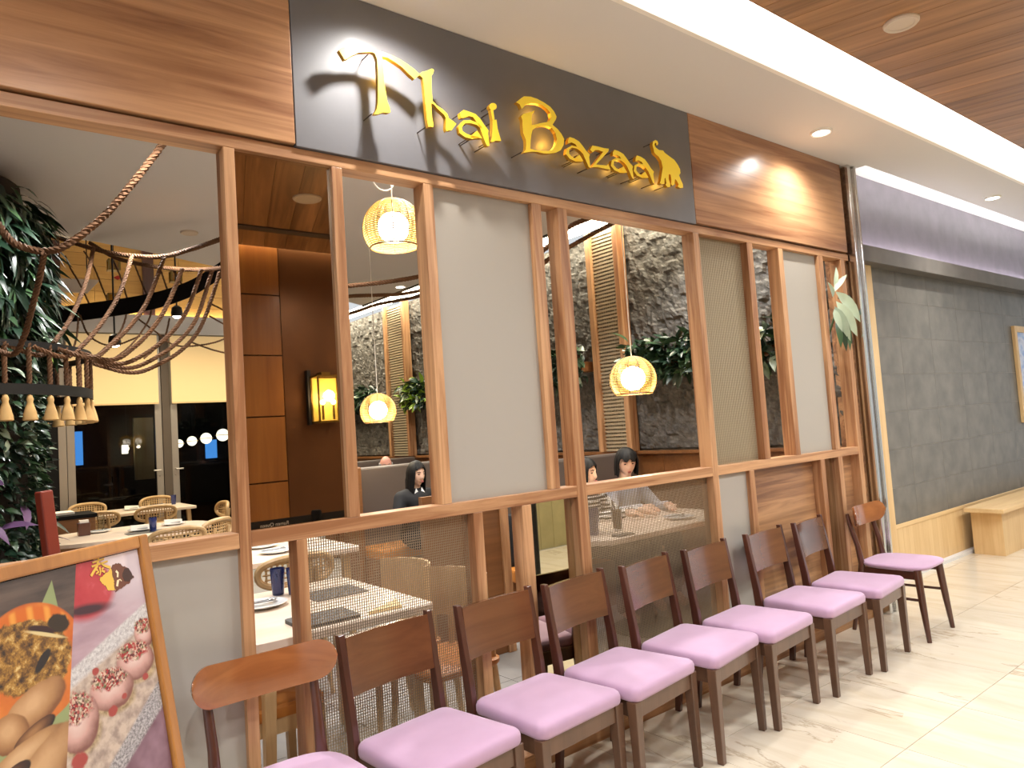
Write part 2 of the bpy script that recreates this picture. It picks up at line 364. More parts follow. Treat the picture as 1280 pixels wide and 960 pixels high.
obj('end_trim', G().box(5.6, 6.29, WY-.06, WY-.002, 0, 2.69), 'pale_wood_z', wt, smooth=False, bevel=.003)
ws = struct('trim_2', G().box(6.29, 11, WY-.030, WY-.014, .42, .455), 'pale_wood_x', smooth=False, bevel=.004)
pb = None
for i in range(48):
    x0 = 6.295+.098*i
    if pb is None: pb = obj('wainscot_board', G().box(0, .0965, -.022, -.013, .03, .42), 'pale_wood_z', wt, smooth=False); pb.location = (x0, WY, 0)
    else: share(pb, (x0, WY, 0), wt)
struct('baseboard_right', G().box(6.29, 11, WY-.075, WY-.014, .0, .03), 'plaster', smooth=False)
t = thing('wall_bench', 'pale wood bench against the grey tiled wall at the right edge', 'bench', (9.0, 2.7, 0))
obj('seat', G().box(7.60, 10.9, 2.50, 2.83, .415, .455), 'pale_wood_x', t, True, False, .004)
obj('front_panel', G().box(7.78, 10.9, 2.57, 2.60, 0, .415), 'pale_wood_z', t, True, False); obj('end_panel', G().box(7.755, 7.78, 2.57, 2.83, 0, .415), 'pale_wood_z', t, True, False)
t = thing('framed_picture', 'pale wood framed picture hanging on the grey tiled wall at right edge', 'picture', (10.1, WY-.03, 1.17))
f = G()
for b in ((9.70, 9.77, 1.17, 2.29), (10.43, 10.5, 1.17, 2.29), (9.77, 10.43, 1.17, 1.24), (9.77, 10.43, 2.22, 2.29)): f.box(b[0], b[1], WY-.05, WY-.013, b[2], b[3])
obj('frame', f, 'pale_wood_z', t, True, False, .004)
a = N('poster_blue'); n1 = a.noise(a.coords((1.2, 1, 2.4), False), 3, 4)
a.set(Base_Color=a.ramp(n1, [(.3, lin('8793b4')), (.5, lin('c9cfe2')), (.6, lin('7fa3d6')), (.75, lin('5f6c8c'))]), Roughness=.3); MATS['poster_blue'] = a.m
obj('print', G().box(9.77, 10.43, WY-.03, WY-.02, 1.24, 2.22), 'poster_blue', t, True, False)
# opposite wall of the mall (seen in the mirrors)
OY = -1.6
wo = struct('wall_opposite', G().box(-4, 11, OY-.12, OY-.02, 0, 3.5), 'shadow_gap', smooth=False)
for z0, z1 in ((.0, .555), (.56, 1.14), (1.145, 1.755), (1.76, 2.335), (2.34, 2.915), (2.92, 3.30)):
    for x0, x1 in ((-.2, .98), (.985, 1.76), (1.765, 2.545)): obj('panel', G().box(x0, x1, OY-.02, OY, z0+.004, (z1 if z1 < 3.2 else 3.48)-.004), 'wall_wood', wo, smooth=False)
obj('bronze_panel', G().box(2.555, 4.6, OY-.02, OY-.006, 0, 3.48), 'bronze_panel', wo, smooth=False)
for k in range(30):
    x0 = 4.61+.21*k; obj('plank', G().box(x0, x0+.206, OY-.02, OY, 0, 3.3), 'olive_plank', wo, smooth=False) if k == 0 else share(pk, (.21*k, 0, 0), wo)
    if k == 0: pk = wo.children[-1]
obj('panel', G().box(-4, -.21, OY-.02, OY, 0, 3.3), 'plaster', wo, smooth=False)
solo('opposite_cove_light', G().box(1.0, 4.6, OY+.012, OY+.10, 3.43, 3.45), 'strip_light', 'warm strip light washing the brown wall seen in the tall mirror', 'light', smooth=False)
# ------------------------------------------------------------------ structure: shopfront screen
FD = D+.085                      # back of the frame members
wf = struct('wall_front', G().box(-4, 5.24, D+.005, FD-.005, 0, .07), 'oak_x', smooth=False)
def fp(name, x0, x1, y0, y1, z0, z1, mat, bev=.0025, **kw): return obj(name, G().box(x0, x1, y0, y1, z0, z1), mat, wf, smooth=False, bevel=bev, **kw)
full = [(-.28, -.23), (.784, .824), (2.367, 2.430), (3.423, 3.475), (5.122, 5.180)]
up = [(1.192, 1.236), (1.606, 1.654), (2.203, 2.261), (3.955, 4.015), (4.306, 4.362), (4.808, 4.872)]
lo = [(.983, 1.023), (1.757, 1.806), (2.024, 2.077), (3.777, 3.828), (4.598, 4.650), (4.831, 4.886)]
RZ0, RZ1, TZ = 1.150, 1.203, 2.560
for x0, x1 in full: fp('post', x0, x1, D, FD, .07, TZ, 'oak_z')
for x0, x1 in up: fp('mullion', x0, x1, D, FD, RZ1, TZ, 'oak_z')
for x0, x1 in lo: fp('mullion', x0, x1, D, FD, .07, RZ0, 'oak_z')
fp('top_beam', -4, 5.24, D, FD, TZ, 2.606, 'oak_x')
edges = [-.23]+[e for p in full[1:] for e in p][:-1]
for x0, x1 in zip([-4]+[p[1] for p in full], [p[0] for p in full]+[None]):
    if x1 is not None: fp('rail', x0, x1, D+.001, FD, RZ0, RZ1, 'oak_x')
# fascia
fp('fascia_panel', -4, 1.047, D-.013, D+.08, 2.616, SOF-.001, 'fascia', .003)
fp('fascia_panel', 3.446, 5.215, D-.013, D+.08, 2.616, SOF-.001, 'fascia', .003)
fp('fascia_back', 1.05, 3.443, D+.02, D+.08, 2.606, SOF-.001, 'fascia', 0)
# end post, stepped, then the polished metal corner guard
fp('end_strip', 5.183, 5.214, D+.02, FD, .07, 2.606, 'oak_z'); fp('end_strip', 5.217, 5.248, D+.035, FD, 0, 2.64, 'oak_z')
fp('end_block', 5.25, 5.40, D+.03, FD+.1, 0, SOF-.001, 'walnut_panel')
tr = struct('trim_3', G().box(5.252, 5.286, D-.055, D+.03, 0, SOF-.002).box(5.288, 5.345, D-.035, D+.03, 0, SOF-.002).box(5.347, 5.375, D-.055, D+.03, 0, SOF-.002), 'chrome', smooth=False, bevel=.006)
# infill panels
PY = D+.052
for x0, x1, z0, z1 in ((1.654, 2.203, RZ1, TZ), (4.362, 4.808, RZ1, TZ), (-.23, .784, .07, RZ0), (3.475, 3.777, .07, RZ0)):
    fp('frosted_panel', x0, x1, D+.028, D+.038, z0, z1, 'frost', 0)
for x0, x1 in ((3.828, 4.598), (4.886, 5.122)): fp('wood_panel', x0, x1, D+.066, D+.08, .07, RZ0, 'walnut_panel', 0)
fp('mirror_pane', .824, 1.192, D+.024, D+.03, RZ1, TZ, 'mirror', 0, label='bronze-tinted tall mirror pane reflecting a wall lamp')
for x0, x1 in ((2.077, 2.367), (4.650, 4.831)): fp('mirror_pane', x0, x1, PY, PY+.006, .07, RZ0, 'mirror_clear', 0, label='low mirror pane reflecting the marble floor')
def screen(x0, x1, z0, z1, pv, ph, wv, wh, mat, glass=False):
    g = G(); y = PY-.004
    n = int((x1-x0)/pv)
    for k in range(n):
        x = x0+(k+.5)*(x1-x0)/n; g.box(x-wv/2, x+wv/2, y, y+.002, z0, z1)
    n = int((z1-z0)/ph)
    for k in range(n):
        z = z0+(k+.5)*(z1-z0)/n; g.box(x0, x1, y+.0022, y+.0042, z-wh/2, z+wh/2)
    return obj('wire_screen', g, mat, wf, smooth=False, kind='stuff')
screen(1.023, 1.757, .07, RZ0, .0095, .0105, .0030, .0022, 'wire')
screen(2.430, 3.423, .07, RZ0, .0085, .0085, .0031, .0028, 'wire')
screen(3.475, 3.955, RZ1, TZ, .012, .0145, .0045, .0095, 'wire_pale')
fp('screen_backing', 3.475, 3.955, PY+.012, PY+.018, RZ1, TZ, 'screen_back', 0)

# ------------------------------------------------------------------ the sign
BY = D-.013
sg = thing('shop_sign', 'black fascia sign board with raised golden letters and an elephant', 'sign', (2.24, BY, 2.608))
obj('board', G().box(1.05, 3.443, BY, BY+.03, 2.608, SOF-.002), 'sign_black', sg, True, False, .002)
LETTERS={'T':[[(1.200,2.980),(1.207,2.990),(1.226,2.999),(1.256,3.008),(1.279,3.011),(1.311,3.022),(1.342,3.026),(1.364,3.024),(1.395,3.025),(1.430,3.022),(1.467,3.015),(1.498,3.005),(1.530,2.992),(1.551,2.979),(1.550,2.972),(1.530,2.950),(1.505,2.965),(1.474,2.986),(1.443,2.998),(1.411,3.007),(1.385,3.007),(1.387,2.983),(1.388,2.951),(1.387,2.906),(1.392,2.866),(1.396,2.830),(1.407,2.800),(1.409,2.784),(1.399,2.778),(1.375,2.776),(1.352,2.763),(1.335,2.759),(1.349,2.783),(1.355,2.812),(1.358,2.853),(1.361,2.903),(1.362,2.944),(1.362,2.989),(1.354,3.009),(1.343,3.012),(1.315,3.004),(1.284,2.994),(1.254,2.973),(1.236,2.956),(1.221,2.948)]],
'h':[[(1.555,2.974),(1.565,2.987),(1.593,3.001),(1.618,3.017),(1.627,3.014),(1.622,2.999),(1.612,2.984),(1.611,2.949),(1.610,2.910),(1.611,2.876),(1.632,2.862),(1.661,2.851),(1.682,2.837),(1.688,2.819),(1.708,2.812),(1.725,2.803),(1.711,2.787),(1.697,2.769),(1.685,2.767),(1.672,2.761),(1.668,2.773),(1.673,2.805),(1.673,2.818),(1.664,2.831),(1.640,2.845),(1.615,2.865),(1.604,2.866),(1.603,2.836),(1.604,2.802),(1.609,2.773),(1.605,2.764),(1.591,2.763),(1.583,2.760),(1.579,2.788),(1.577,2.835),(1.575,2.885),(1.574,2.931),(1.570,2.965)]],
'a':[[(1.747,2.856),(1.767,2.874),(1.795,2.873),(1.829,2.870),(1.852,2.855),(1.875,2.830),(1.895,2.810),(1.892,2.793),(1.895,2.740),(1.881,2.737),(1.871,2.755),(1.862,2.778),(1.849,2.811),(1.830,2.838),(1.815,2.853),(1.794,2.853),(1.766,2.838),(1.751,2.835)],[(1.860,2.816),(1.840,2.832),(1.801,2.836),(1.762,2.826),(1.735,2.794),(1.739,2.766),(1.767,2.754),(1.801,2.753),(1.840,2.765),(1.840,2.769),(1.804,2.768),(1.776,2.770),(1.755,2.778),(1.752,2.793),(1.769,2.815),(1.798,2.823),(1.833,2.822),(1.854,2.810)],[(1.812,2.777),(1.833,2.797),(1.857,2.767),(1.792,2.757)]],
'i':[[(1.950,2.931),(1.947,2.922),(1.938,2.914),(1.927,2.909),(1.917,2.909),(1.910,2.913),(1.907,2.921),(1.911,2.930),(1.919,2.938),(1.930,2.943),(1.941,2.943),(1.948,2.939)],[(1.914,2.909),(1.929,2.912),(1.933,2.861),(1.923,2.854)],[(1.921,2.861),(1.944,2.870),(1.946,2.832),(1.957,2.793),(1.962,2.776),(1.947,2.773),(1.933,2.772),(1.915,2.762),(1.902,2.761),(1.912,2.784),(1.918,2.826)]],
'B':[[(2.064,2.977),(2.114,3.017),(2.155,3.025),(2.196,3.024),(2.237,3.016),(2.274,3.004),(2.296,2.987),(2.310,2.965),(2.304,2.949),(2.280,2.918),(2.312,2.903),(2.334,2.885),(2.349,2.863),(2.343,2.832),(2.321,2.802),(2.291,2.785),(2.247,2.772),(2.210,2.766),(2.168,2.766),(2.132,2.759),(2.086,2.745),(2.103,2.764),(2.107,2.786),(2.107,2.811),(2.094,2.840),(2.093,2.874),(2.095,2.900),(2.088,2.916),(2.102,2.931),(2.130,2.943),(2.156,2.954),(2.172,2.963),(2.167,2.951),(2.155,2.941),(2.150,2.915),(2.150,2.888),(2.181,2.900),(2.214,2.913),(2.247,2.924),(2.263,2.936),(2.274,2.953),(2.271,2.974),(2.253,2.989),(2.226,2.999),(2.194,3.002),(2.153,2.994),(2.120,2.979),(2.105,2.962),(2.095,2.954),(2.084,2.973)],('hole',[(2.152,2.866),(2.179,2.886),(2.212,2.898),(2.246,2.905),(2.274,2.902),(2.295,2.881),(2.302,2.853),(2.289,2.818),(2.263,2.791),(2.239,2.783),(2.201,2.777),(2.155,2.772),(2.131,2.773),(2.136,2.813),(2.143,2.842)])],
'a.1':[[(2.375,2.863),(2.387,2.880),(2.416,2.879),(2.449,2.870),(2.469,2.854),(2.493,2.831),(2.516,2.817),(2.509,2.803),(2.514,2.748),(2.501,2.753),(2.485,2.783),(2.469,2.811),(2.445,2.829),(2.421,2.852),(2.396,2.855),(2.373,2.845)],[(2.472,2.824),(2.438,2.841),(2.397,2.840),(2.362,2.819),(2.354,2.790),(2.376,2.771),(2.415,2.764),(2.461,2.772),(2.462,2.778),(2.422,2.778),(2.390,2.784),(2.375,2.797),(2.378,2.816),(2.398,2.830),(2.430,2.831),(2.465,2.818)],[(2.418,2.785),(2.444,2.804),(2.469,2.775),(2.405,2.768)]],
'a.2':[[(2.683,2.860),(2.696,2.876),(2.726,2.875),(2.760,2.867),(2.781,2.850),(2.806,2.827),(2.829,2.813),(2.822,2.799),(2.826,2.744),(2.813,2.750),(2.797,2.780),(2.780,2.807),(2.755,2.825),(2.731,2.849),(2.705,2.851),(2.681,2.842)],[(2.783,2.820),(2.748,2.837),(2.706,2.837),(2.670,2.816),(2.661,2.787),(2.684,2.768),(2.725,2.761),(2.772,2.769),(2.773,2.774),(2.732,2.775),(2.699,2.781),(2.682,2.794),(2.686,2.812),(2.707,2.826),(2.741,2.828),(2.776,2.814)],[(2.728,2.782),(2.755,2.800),(2.780,2.772),(2.714,2.765)]],
'a.3':[[(2.853,2.862),(2.865,2.878),(2.894,2.877),(2.926,2.868),(2.947,2.851),(2.970,2.827),(2.992,2.813),(2.985,2.799),(2.989,2.744),(2.976,2.749),(2.961,2.780),(2.945,2.808),(2.921,2.826),(2.899,2.850),(2.873,2.853),(2.851,2.844)],[(2.948,2.821),(2.915,2.838),(2.874,2.839),(2.839,2.818),(2.831,2.789),(2.852,2.769),(2.891,2.762),(2.937,2.769),(2.938,2.774),(2.899,2.776),(2.867,2.782),(2.851,2.796),(2.855,2.814),(2.875,2.828),(2.908,2.829),(2.942,2.815)],[(2.894,2.783),(2.921,2.801),(2.945,2.772),(2.881,2.766)]],
'z':[[(2.520,2.843),(2.539,2.868),(2.581,2.870),(2.621,2.870),(2.656,2.874),(2.650,2.859),(2.609,2.822),(2.566,2.785),(2.555,2.774),(2.592,2.778),(2.632,2.783),(2.643,2.794),(2.656,2.765),(2.610,2.764),(2.564,2.763),(2.524,2.756),(2.535,2.770),(2.575,2.811),(2.612,2.849),(2.579,2.852),(2.556,2.848),(2.538,2.833)]],
'elephant':[[(2.997,2.960),(3.004,2.980),(3.026,2.993),(3.042,2.990),(3.047,2.978),(3.038,2.966),(3.028,2.966),(3.031,2.975),(3.022,2.978),(3.015,2.966),(3.022,2.952),(3.048,2.942),(3.083,2.946),(3.094,2.936),(3.135,2.922),(3.173,2.910),(3.199,2.888),(3.216,2.865),(3.217,2.844),(3.203,2.828),(3.215,2.806),(3.230,2.782),(3.229,2.762),(3.202,2.757),(3.183,2.762),(3.193,2.776),(3.175,2.797),(3.164,2.801),(3.156,2.770),(3.139,2.760),(3.128,2.766),(3.133,2.793),(3.130,2.819),(3.115,2.821),(3.110,2.794),(3.120,2.765),(3.118,2.749),(3.094,2.745),(3.080,2.756),(3.088,2.765),(3.084,2.795),(3.076,2.789),(3.072,2.760),(3.052,2.754),(3.033,2.756),(3.043,2.773),(3.055,2.811),(3.068,2.849),(3.060,2.884),(3.040,2.904),(3.018,2.913),(3.007,2.921),(3.005,2.934)]]}

def letter(name, polys, label=None):
    cu = bpy.data.curves.new('letter_outline', 'CURVE'); cu.dimensions = '2D'; cu.fill_mode = 'BOTH'; cu.extrude = .010; cu.bevel_depth = 0
    groups = []
    for p in polys:
        if p[0] == 'hole': groups[-1].append(p[1])
        else: groups.append([p])
    g = G(); pins = []
    for grp in groups:
        cu.splines.clear()
        for poly in grp:
            sp = cu.splines.new('POLY'); sp.points.add(len(poly)-1); sp.use_cyclic_u = True
            for k, (x, z) in enumerate(poly): sp.points[k].co = (x, z, 0, 1)
        tmp = bpy.data.objects.new('tmp', cu); COL.objects.link(tmp)
        me = tmp.to_mesh(); vs_ = [(v.co.x, 2.455-v.co.z, v.co.y) for v in me.vertices]; fs = [tuple(f.vertices) for f in me.polygons]
        back = []
        for f in fs:
            ys = [vs_[i][1] for i in f]; back.append(1 if min(ys) > 2.4645 else 0)
        o = len(g.v); g.v += vs_; g.f += [tuple(i+o for i in f) for f in fs]; g.mi += back
        tmp.to_mesh_clear(); bpy.data.objects.remove(tmp)
        out = grp[0]; pins.append(max(out, key=lambda q: q[1])); pins.append(min(out, key=lambda q: q[1]))
    bpy.data.curves.remove(cu)
    cx = sum(p[0] for p in polys[0])/len(polys[0])
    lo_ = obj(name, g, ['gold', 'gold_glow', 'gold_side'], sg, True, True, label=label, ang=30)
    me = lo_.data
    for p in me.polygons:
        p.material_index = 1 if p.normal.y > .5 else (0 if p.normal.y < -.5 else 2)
    pn = G(); mx = sum(p[0] for p in pins)/len(pins); mz = sum(p[1] for p in pins)/len(pins)
    for x, z in pins:
        x += (mx-x)*.06; z += (mz-z)*.06; pn.tube([(x, 2.462, z), (x, BY-.0005, z)], .0025, 6)
    obj('standoff_pin', pn, 'pin', lo_, True)
    return lo_
for k, p in LETTERS.items():
    if k == 'elephant': letter('elephant_emblem', p, 'golden elephant cut-out with raised trunk')
    else: letter('letter', p, 'golden letter '+k.split('.')[0])
for x, z, e in ((1.42, 2.97, 2.2), (1.72, 2.86, 1.2), (1.95, 2.80, 1.6), (2.22, 2.98, 3.0), (2.30, 2.86, 3.0), (2.52, 2.83, 1.8), (2.75, 2.81, 1.8), (2.96, 2.79, 1.8), (3.13, 2.79, 2.2), (3.28, 2.85, 1.8)):
    point('letter_back_light', (x, BY-.035, z), e*.11, (1, .50, .06), .02)

# ------------------------------------------------------------------ poster on an easel
pd = V((.772, .635, 0)).normalized(); pvv = V((.094, -.114, -.989)).normalized(); pn_ = V((.628, -.764, .148)).normalized()
P0 = V((.407, 2.121, 1.285))
def pp(a_, b_, c_=0): return P0+pd*a_+pvv*b_+pn_*c_
pt = thing('poster_stand', 'wood framed food poster on a stand at lower left, before the frosted panel', 'poster', (pp(-.4, 1.2).x, pp(-.4, 1.2).y, 0))
PWd, PH = .78, .92
def pbox(a0, a1, b0, b1, c0, c1): return G().add([pp(a_, b_, c_) for a_ in (a0, a1) for b_ in (b0, b1) for c_ in (c0, c1)], [(0, 1, 3, 2), (4, 6, 7, 5), (0, 4, 5, 1), (2, 3, 7, 6), (0, 2, 6, 4), (1, 5, 7, 3)])
for nm, a0, a1, b0, b1 in (('frame_side', -.032, 0, 0, PH), ('frame_side', -PWd, -PWd+.032, 0, PH), ('frame_top', -PWd+.032, -.032, 0, .032), ('frame_bottom', -PWd+.032, -.032, PH-.032, PH)):
    obj(nm, pbox(a0, a1, b0, b1, -.025, .012), 'poster_wood', pt, True, False, .005)
obj('backing', pbox(-PWd+.03, -.03, .03, PH-.03, -.022, -.004), 'black', pt, True, False)
for s_ in (-.14, -PWd+.14):
    a_ = pp(s_, PH-.02, -.01); obj('leg', G().bar(a_, (a_.x, a_.y, 0), .03, .03), 'black_metal', pt, True, False)
b_ = pp(-PWd/2, .3, -.04); obj('rear_leg', G().bar(b_, (b_.x-.3, b_.y+.30, .0), .03, .03), 'black_metal', pt, True, False)
# printed picture: UV carries (a, b) in metres from the frame's outer top right corner
a = N('poster_print'); sx = a.n('ShaderNodeSeparateXYZ', _0=a.n('ShaderNodeTexCoord').outputs['UV']); U_, W_ = sx.outputs[0], sx.outputs[1]
uvv = a.n('ShaderNodeCombineXYZ', _0=U_, _1=W_).outputs[0]
def nz(scale, det=5, sxy=(1, 1, 1), rot=0, rough=.55):
    mp = a.n('ShaderNodeMapping', _Vector=uvv, _Scale=sxy, _Rotation=(0, 0, rot)).outputs[0]; return a.noise(mp, scale, det, rough)
def ell(cx, cy, rx, ry, rot=0, soft=.08, wob=0, ws=30):
    u = a.math('SUBTRACT', U_, cx); w = a.math('SUBTRACT', W_, cy); c_, s_ = cos(rot), sin(rot)
    p = a.math('DIVIDE', a.math('ADD', a.math('MULTIPLY', u, c_), a.math('MULTIPLY', w, s_)), rx)
    q = a.math('DIVIDE', a.math('SUBTRACT', a.math('MULTIPLY', w, c_), a.math('MULTIPLY', u, s_)), ry)
    d_ = a.math('SQRT', a.math('ADD', a.math('MULTIPLY', p, p), a.math('MULTIPLY', q, q)))
    if wob: d_ = a.math('ADD', d_, a.math('MULTIPLY', a.math('SUBTRACT', nz(ws, 3), .5), wob))
    return a.math('MULTIPLY_ADD', a.math('SUBTRACT', 1, d_), 1/soft, .5, clamp=True)
def half(ax, ay, bx, by, soft=.002):
    """1 on the right-hand side of the line a->b (in a, b coordinates)"""
    L_ = math.hypot(bx-ax, by-ay); nx, ny = -(by-ay)/L_, (bx-ax)/L_
    d_ = a.math('ADD', a.math('MULTIPLY', a.math('SUBTRACT', U_, ax), nx), a.math('MULTIPLY', a.math('SUBTRACT', W_, ay), ny))
    return a.math('MULTIPLY_ADD', d_, 1/soft, .5, clamp=True)
def mul(*fs):
    o = fs[0]
    for q in fs[1:]: o = a.math('MULTIPLY', o, q)
    return o
C_ = lambda h: lin(h)
# left picture: curry in a pumpkin
Lc = a.ramp(nz(8, 5, (.6, 4, 1), .15), [(.35, C_('453a34')), (.65, C_('6e5d52'))])
leaf = mul(half(-.336, .100, -.301, .055), half(-.301, .055, -.296, .11)); Lc = a.mix(leaf, Lc, C_('9aa873'))
pump = ell(-.375, .215, .135, .125, .1, .03)
Lc = a.mix(pump, Lc, a.ramp(nz(14, 3), [(.3, C_('c95c1e')), (.7, C_('e58c36'))]))
Lc = a.mix(mul(ell(-.375, .215, .130, .118, .1, .06), a.math('GREATER_THAN', .150, W_)), Lc, a.ramp(a.math('SINE', a.math('MULTIPLY', U_, 150)), [(.0, C_('d9701c')), (1.0, C_('f2a844'))]))
cur = ell(-.385, .198, .112, .075, .25, .06, .35, 40)
Lc = a.mix(cur, Lc, a.ramp(nz(46, 7, (1, 1, 1), .4, .7), [(.34, C_('2e1c0c')), (.46, C_('7a5420')), (.56, C_('b98a3a')), (.66, C_('ecd08a'))]))
Lc = a.mix(ell(-.300, .150, .028, .020, .3, .2, .5, 60), Lc, C_('3a2a12')); Lc = a.mix(ell(-.352, .215, .030, .010, -.75, .3, .5, 60), Lc, C_('2b2018'))
Lc = a.mix(ell(-.345, .152, .034, .009, .35, .3, .4, 60), Lc, C_('3a1a14')); Lc = a.mix(ell(-.335, .165, .05, .004, .4, .5), Lc, C_('e7d39a'))
def blob(base, cx, cy, rx, ry, rt, cs, wob=.15, ws=24):
    sh = a.math('ADD', a.math('MULTIPLY', a.math('MULTIPLY_ADD', ell(cx-rx*.1, cy-ry*.2, rx*1.15, ry*1.15, rt, 2.0, wob, ws), 2.0, -1.0), .75), a.math('MULTIPLY', nz(26, 5), .25))
    return a.mix(ell(cx, cy, rx, ry, rt, .08, wob, ws), base, a.ramp(sh, [(.15, C_(cs[0])), (.42, C_(cs[1])), (.75, C_(cs[2]))]))
for cx, cy, rx, ry, rt, c1, c2 in ((-.385, .300, .082, .040, -.35, 'bd8f5e', 'dcb283'), (-.450, .330, .045, .038, .2, 'b58656', 'd9ae7e'), (-.395, .350, .055, .018, -.3, '6a4428', 'a97a4c'), (-.420, .385, .10, .030, -.2, 'bf9362', 'dfb88a'), (-.38, .43, .12, .05, -.5, 'b88c5e', 'd6ad7e'), (-.47, .415, .06, .02, -.3, '4a2c1c', '7a5030')):
    Lc = blob(Lc, cx, cy, rx, ry, rt, ('8a5a34' if c1 > '7' else '2a1810', c1, c2), .25)
# right picture: scallops on a slate
Rc = a.ramp(nz(6, 4, (.7, 2.4, 1), -.6), [(.3, C_('a78a98')), (.55, C_('c4a8b4')), (.7, C_('d6c0cc'))])
Rc = a.mix(ell(-.06, .06, .10, .10, 0, 1.0), Rc, C_('ddcfd8'))
Rc = a.mix(ell(-.120, .052, .042, .050, 0, .35), Rc, C_('f4e6ea'))
Rc = a.mix(ell(-.215, .095, .088, .070, .05, .25), Rc, a.ramp(nz(16, 4), [(.3, C_('b8323c')), (.6, C_('c9484c')), (.75, C_('e0707c'))]))
Rc = a.mix(ell(-.218, .142, .065, .012, .1, .8), Rc, C_('4a2a30'))
pl_ = half(-.320, .270, -.020, .165, .006)
Rc = a.mix(pl_, Rc, a.ramp(nz(120, 3, (1, 1, 1), 0, .7), [(.34, C_('b4b1b3')), (.52, C_('d9d7d8')), (.66, C_('ececec'))]))
Rc = a.mix(half(-.320, .305, -.020, .212, .01), Rc, a.ramp(nz(40, 5), [(.35, C_('a9978c')), (.6, C_('d8c6b6'))]))
edge = half(-.290, .540, -.020, .360, .008)
Rc = a.mix(edge, Rc, a.ramp(nz(150, 2, (1, 1, 1), 0, .7), [(.36, C_('7c797d')), (.5, C_('aaa7aa')), (.64, C_('cbc8cb'))]))
Rc = a.mix(half(-.250, .560, -.020, .425, .008), Rc, a.ramp(nz(10, 3), [(.3, C_('6f4a56')), (.7, C_('a58496'))]))
for cx, cy, rx, ry in ((-.055, .243, .035, .035), (-.098, .298, .062, .044), (-.182, .338, .066, .046), (-.285, .375, .055, .062)):
    Rc = a.mix(ell(cx, cy+.022, rx*1.05, ry*.75, .15, .25, .2, 30), Rc, a.ramp(nz(60, 5), [(.35, C_('8f7c5a')), (.6, C_('cdb68e'))]))
    Rc = blob(Rc, cx, cy, rx, ry, .15, ('8a5a50', 'd9aca2', 'f0d6cf'), .18)
    vo = a.n('ShaderNodeTexVoronoi', _Vector=uvv, _Scale=210.0)
    bits = a.ramp(a.n('ShaderNodeSeparateXYZ', _0=vo.outputs['Color']).outputs[0], [(.2, C_('b02a2a')), (.4, C_('e8c8b0')), (.55, C_('5f6b34')), (.7, C_('f2ddc8')), (.85, C_('6a2a26'))])
    Rc = a.mix(ell(cx-.004, cy-ry*.55, rx*.80, ry*.52, .1, .3, .8, 60), Rc, bits)
for cx, cy, r_ in ((-.222, .283, .010), (-.075, .345, .010), (-.30, .45, .022), (-.19, .385, .014), (-.15, .365, .008)): Rc = a.mix(ell(cx, cy, r_, r_*.8, 0, .3, .5, 90), Rc, C_('b04a42'))
pc = a.mix(half(-.223, .006, -.334, .448, .0015), Rc, Lc)
pc = a.mix(1.0, pc, (.74, .72, .70, 1), 'MULTIPLY')
a.set(Base_Color=pc, Roughness=.35, Coat_Weight=.2); MATS['poster_print'] = a.m
pr = obj('print', G().add([pp(-PWd+.032, PH-.032, .001), pp(-.034, PH-.032, .001), pp(-.034, .034, .001), pp(-PWd+.032, .034, .001), pp(-PWd+.032, PH-.032, -.003), pp(-.034, PH-.032, -.003), pp(-.034, .034, -.003), pp(-PWd+.032, .034, -.003)], [(0, 1, 2, 3), (7, 6, 5, 4), (0, 4, 5, 1), (1, 5, 6, 2), (2, 6, 7, 3), (3, 7, 4, 0)]), 'poster_print', pt, True, False)
uvl = pr.data.uv_layers.new(name='uv')
for lp in pr.data.loops:
    q = pr.data.vertices[lp.vertex_index].co+wloc(pt)-P0; uvl.data[lp.index].uv = (q.dot(pd), q.dot(pvv))
# printed emblem: a brush character beside a brown and gold leaf-edged patch
def flat(polys, c_, mat, name, parent):
    g = G()
    for poly in polys: g.rings([[pp(x, y, c_-.0004) for x, y in poly], [pp(x, y, c_) for x, y in poly]])
    return obj(name, g, mat, parent, True, False)
plain('emblem_gold', 'd9b04c', .4); plain('emblem_brown', '6a4030', .5); plain('emblem_dark', '3f2a24', .5); plain('emblem_light', 'f0d8b0', .5)
def st(pts, w0, w1):
    L_ = []; R_ = []; k = len(pts)
    for i, p in enumerate(pts):
        q0 = pts[max(i-1, 0)]; q1 = pts[min(i+1, k-1)]; tx, ty = q1[0]-q0[0], q1[1]-q0[1]; l_ = math.hypot(tx, ty) or 1; w_ = (w0+(w1-w0)*i/(k-1))/2
        L_.append((p[0]-ty/l_*w_, p[1]+tx/l_*w_)); R_.append((p[0]+ty/l_*w_, p[1]-tx/l_*w_))
    return L_+R_[::-1]
ox, oy = -.1645, .0485
S = lambda pts: [(ox+x*.00046, oy+y*.00033) for x, y in pts]
tai = [st(S([(-32, -52), (30, -58)]), .005, .004), st(S([(-42, -28), (38, -36)]), .004, .004), st(S([(-50, -2), (60, -12)]), .005, .004), st(S([(4, -80), (0, -40), (-16, 6), (-64, 62)]), .0055, .007), st(S([(8, -14), (30, 12), (72, 40)]), .004, .007), st(S([(0, 14), (2, 50), (-6, 72), (-14, 66)]), .005, .003), st(S([(-24, 28), (-14, 36)]), .005, .004), st(S([(-30, 58), (-8, 44)]), .003, .005), st(S([(26, 26), (12, 36)]), .004, .004), st(S([(10, 44), (30, 60)]), .004, .006)]
flat([[(x-.0006, y+.0008) for x, y in p] for p in tai], .0016, 'emblem_brown', 'emblem_shadow', pt)
flat(tai, .0022, 'emblem_gold', 'emblem_character', pt)
